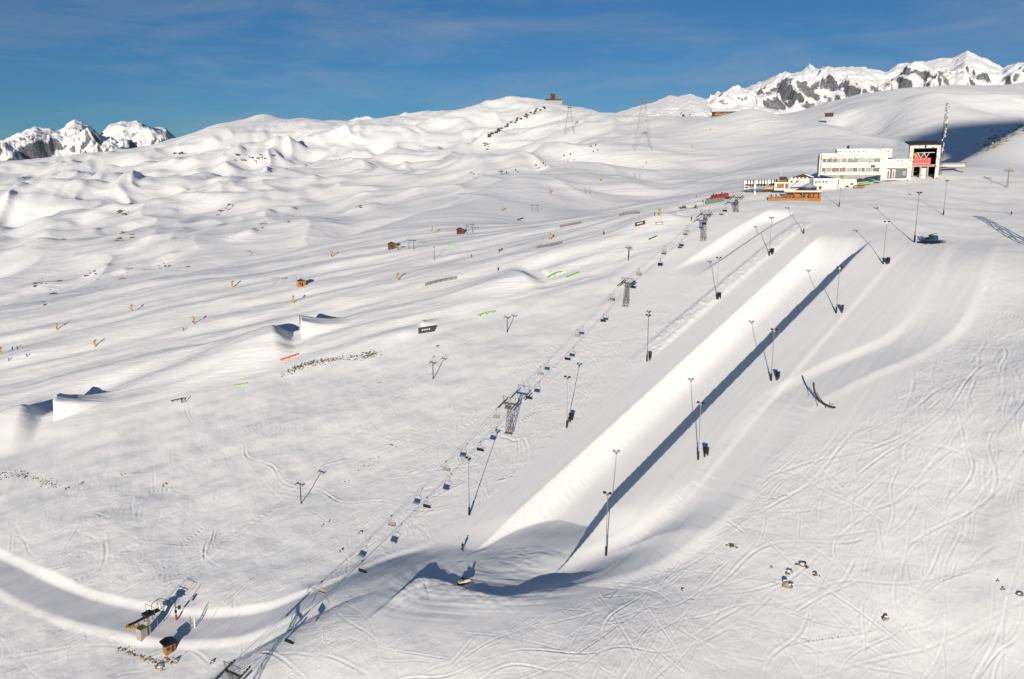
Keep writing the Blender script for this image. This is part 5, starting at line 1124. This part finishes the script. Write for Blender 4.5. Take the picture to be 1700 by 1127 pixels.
for a in [(1303, 972, 1.7, 1.6, 'tall brown rock, left one of the cluster at lower right'), (1314, 974, 1.2, 1.1, 'small brown rock beside the tall one at lower right'), (1310, 950, 1.4, .8, 'flat rock at the top of the lower right cluster'), (1332, 938, 2.0, .8, 'dark rock at the upper right of the lower right cluster', rockd), (1353, 954, 1.1, .8, 'lone rock right of the lower right cluster', rockd), (1470, 1029, 1.2, 1.3, 'single pale rock low in the right foreground'), (1281, 942, .5, .4, 'tiny rock left of the lower right cluster', rockd), (1217, 906, 1.8, .5, 'flat rock just below the road at right', rockd), (1133, 980, .6, .5, 'small brown stone on the slope below the road'), (1666, 978, .7, .5, 'small stone near the right edge, left of the dark one', rockd), (1694, 988, 1.2, .8, 'dark rock at the right edge of the foreground', rockd), (1657, 964, .5, .4, 'upper small stone near the right edge', rockd), (273, 806, 1.4, .9, 'lone yellowish boulder on the lower left slope'), (598, 886, 1.0, .8, 'pale boulder left of the chairlift'), (566, 916, .8, .9, 'brown boulder below the pale one left of the chairlift'), (726, 576, 1.5, 1.0, 'brown boulder above a drag lift pole'), (720, 594, 1.0, .9, 'pale boulder touching a drag lift pole top'), (629, 636, .8, .6, 'small boulder alone on the smooth slope'), (135, 803, 1.0, .7, 'dark boulder right of the left scree patch', rockd), (110, 812, 1.2, .7, 'boulder at the right end of the left scree patch', rockd), (265, 1109, 2.0, 1.0, 'pale ledge rock below the lift hut'), (290, 1100, 1.6, 1.0, 'brown ledge rock right below the lift hut'), (352, 1100, .9, .7, 'small rock right of the lift hut', rockd), (546, 866, .5, .6, 'thin dark rock on the left of the chairlift line', rockd), (536, 873, .6, .5, 'dark stone beside the thin dark rock', rockd)]: boulder(*a)
def scree(label, pts, n, wid, smin, smax, seed, ma=rockd):
    rnd = random.Random(seed); m = MB(); base = ground(*pts[0])
    for k in range(n):
        t = rnd.random()*(len(pts)-1); i = min(int(t), len(pts)-2); f = t-i
        x = pts[i][0]+(pts[i+1][0]-pts[i][0])*f+rnd.gauss(0, wid*1.6); y = pts[i][1]+(pts[i+1][1]-pts[i][1])*f+rnd.gauss(0, wid)
        p = ground(x, y); s = rnd.uniform(smin, smax)*rnd.uniform(.5, 1); rock_mb(m, tuple(p-base+Vector((0, 0, s*.05))), (s, s*.8, s*.5), rnd)
    o = m.build('scree', ma); o.location = base; o['kind'] = 'stuff'; o['label'] = label; o['category'] = 'scree'
scree('strip of dark scree and dry grass between jump and slope', [(470, 622), (500, 607), (545, 598), (600, 592), (625, 586)], 420, 2.8, .14, .42, 3, mat('brown_scree', (.11, .085, .06), .9, 0, .5, 2))
scree('strip of brown stubble along the lower edge of the scree', [(490, 612), (525, 600), (565, 596)], 160, 1.6, .14, .38, 5, mat('dry_grass', (.16, .10, .05), .9, 0, .4, 3))
scree('patch of dark scree at the left edge', [(-10, 792), (20, 784), (45, 790), (75, 800), (95, 808)], 200, 3.6, .12, .36, 4, MATS['brown_scree'])
scree('band of brown stones in front of the lift hut', [(196, 1078), (215, 1083), (235, 1092), (255, 1098), (285, 1094)], 120, 2.6, .12, .36, 6, rockm)
scree('loose snow lumps below the chairlift at bottom left', [(470, 1127), (500, 1105), (540, 1060), (575, 1030)], 170, 9, .06, .17, 8, snowm)
scree('scattered dark stones left of the chairlift line', [(575, 800), (610, 770), (640, 745), (655, 735)], 22, 3, .15, .35, 9)
rnd = random.Random(3)
scree('rocky outcrops breaking through the right hillside', [(1632, 246), (1650, 236), (1668, 224), (1690, 212), (1715, 205)], 150, 5, .6, 2.4, 10, rockm)
# rocky outcrops on the rolling hill across the valley
RK = []
for k in range(6):
    m = MB(); rock_mb(m, (0, 0, 0), (1.25, 1, .7), random.Random(k+40)); RK.append(m.mesh('rock', rockd if k % 3 else rockm))
def outcrop(px, py, w, h, label, seed):
    p = ground(px, py); rnd = random.Random(seed); r = thing('outcrop', label, 'outcrop', p, 0, 'rock outcrops on the far hill')
    for k in range(int(5+w*.28)):
        q = ground(px+rnd.gauss(0, w*.28), py+rnd.gauss(0, h*.28))
        if q is None or (q-p).length > 200: continue
        o = link('rock', rnd.choice(RK), r, q-p-Vector((0, 0, .3))); s_ = rnd.uniform(.5, 2.2)*p.length/1000; o.scale = (s_*rnd.uniform(.8, 1.8), s_, s_*rnd.uniform(.5, 1)); o.rotation_euler = (rnd.uniform(-.3, .3), 0, rnd.uniform(0, 6))
OC = [(425, 262, 40, 10, 'snowless crag high on the rounded hill'), (400, 262, 22, 12, 'pale crag left of the high crag'), (203, 395, 24, 24, 'outcrop in the gully of the far left hill'), (205, 350, 18, 14, 'small upper outcrop of the far left gully'), (366, 350, 30, 10, 'pale outcrop in the middle of the left hill'), (385, 343, 12, 10, 'dark stub right of the pale outcrop'), (437, 374, 16, 14, 'outcrop on the hill above the valley gondola'), (480, 366, 10, 8, 'small dark stub right of that outcrop'), (415, 417, 10, 10, 'dark boulder pile just above the gondola line'), (275, 443, 36, 12, 'wide outcrop above the left piste edge'), (155, 455, 20, 14, 'boulder group on the lower left hill'), (70, 468, 40, 24, 'broken rocks at the left end of the hill'), (205, 462, 10, 8, 'dark boulder right of the boulder group'), (810, 240, 16, 18, 'brown crag below the dotted ridge'), (785, 292, 20, 14, 'brown outcrop above the gully'), (75, 500, 20, 10, 'dark scrub beside the leftmost gondola tower'), (600, 342, 14, 8, 'outcrop above the middle of the valley'), (300, 255, 16, 6, 'crag on the left skyline shoulder')]
for i, (x, y, w_, h_, lb) in enumerate(OC): outcrop(x, y, w_, h_, lb, i)
# avalanche snow rakes on the ridge below the summit station
m = MB(); m.bb(-3, 3, -.4, .4, -1, 4); m.bb(-3.4, -2.8, -1.5, 1.5, -1, 3.4); m.bb(2.8, 3.4, -1.5, 1.5, -1, 3.4); am = m.mesh('rake', dwood)
k = 0
for i in range(30):
    t = i/29; x = 812+(903-812)*t+3*math.sin(i*5); y = 228+(179-228)*t**.85+2.0*math.sin(i*3.1)
    p = ground(x, y)
    if p is None: continue
    o = link('snow_rake', am, None, p); tag(o, '%s avalanche snow rake from the left on the ridge below the summit station' % ORD[k], 'snow rake', 'avalanche rakes below the summit station'); k += 1
# lattice lift pylon just right of the frame, its shadow falls into the picture
def side_pylon():
    p = (183, 262); z = sample(*p); r = thing('lattice_mast', 'lattice mast just right of the frame casting a blue net of shadow', 'mast', (p[0], p[1], z), .3); H = 22
    def c(z, k): q = 2.4-1.2*z/H; return ((-1, 1, 1, -1)[k]*q, (-1, -1, 1, 1)[k]*q, z)
    for k in range(4): m = MB(); m.tube(c(-1, k), c(H, k), .22, None, 5); m.build('leg', olive, r)
    m = MB()
    for i in range(6):
        for k in range(4): m.tube(c(H*i/6, k), c(H*(i+1)/6, (k+1) % 4), .12, None, 4); m.tube(c(H*(i+1)/6, k), c(H*(i+1)/6, (k+1) % 4), .12, None, 4)
    m.build('bracing', olive, r)
    print('side pylon', proj((p[0], p[1], z)), proj((p[0], p[1], z+22)))
side_pylon()
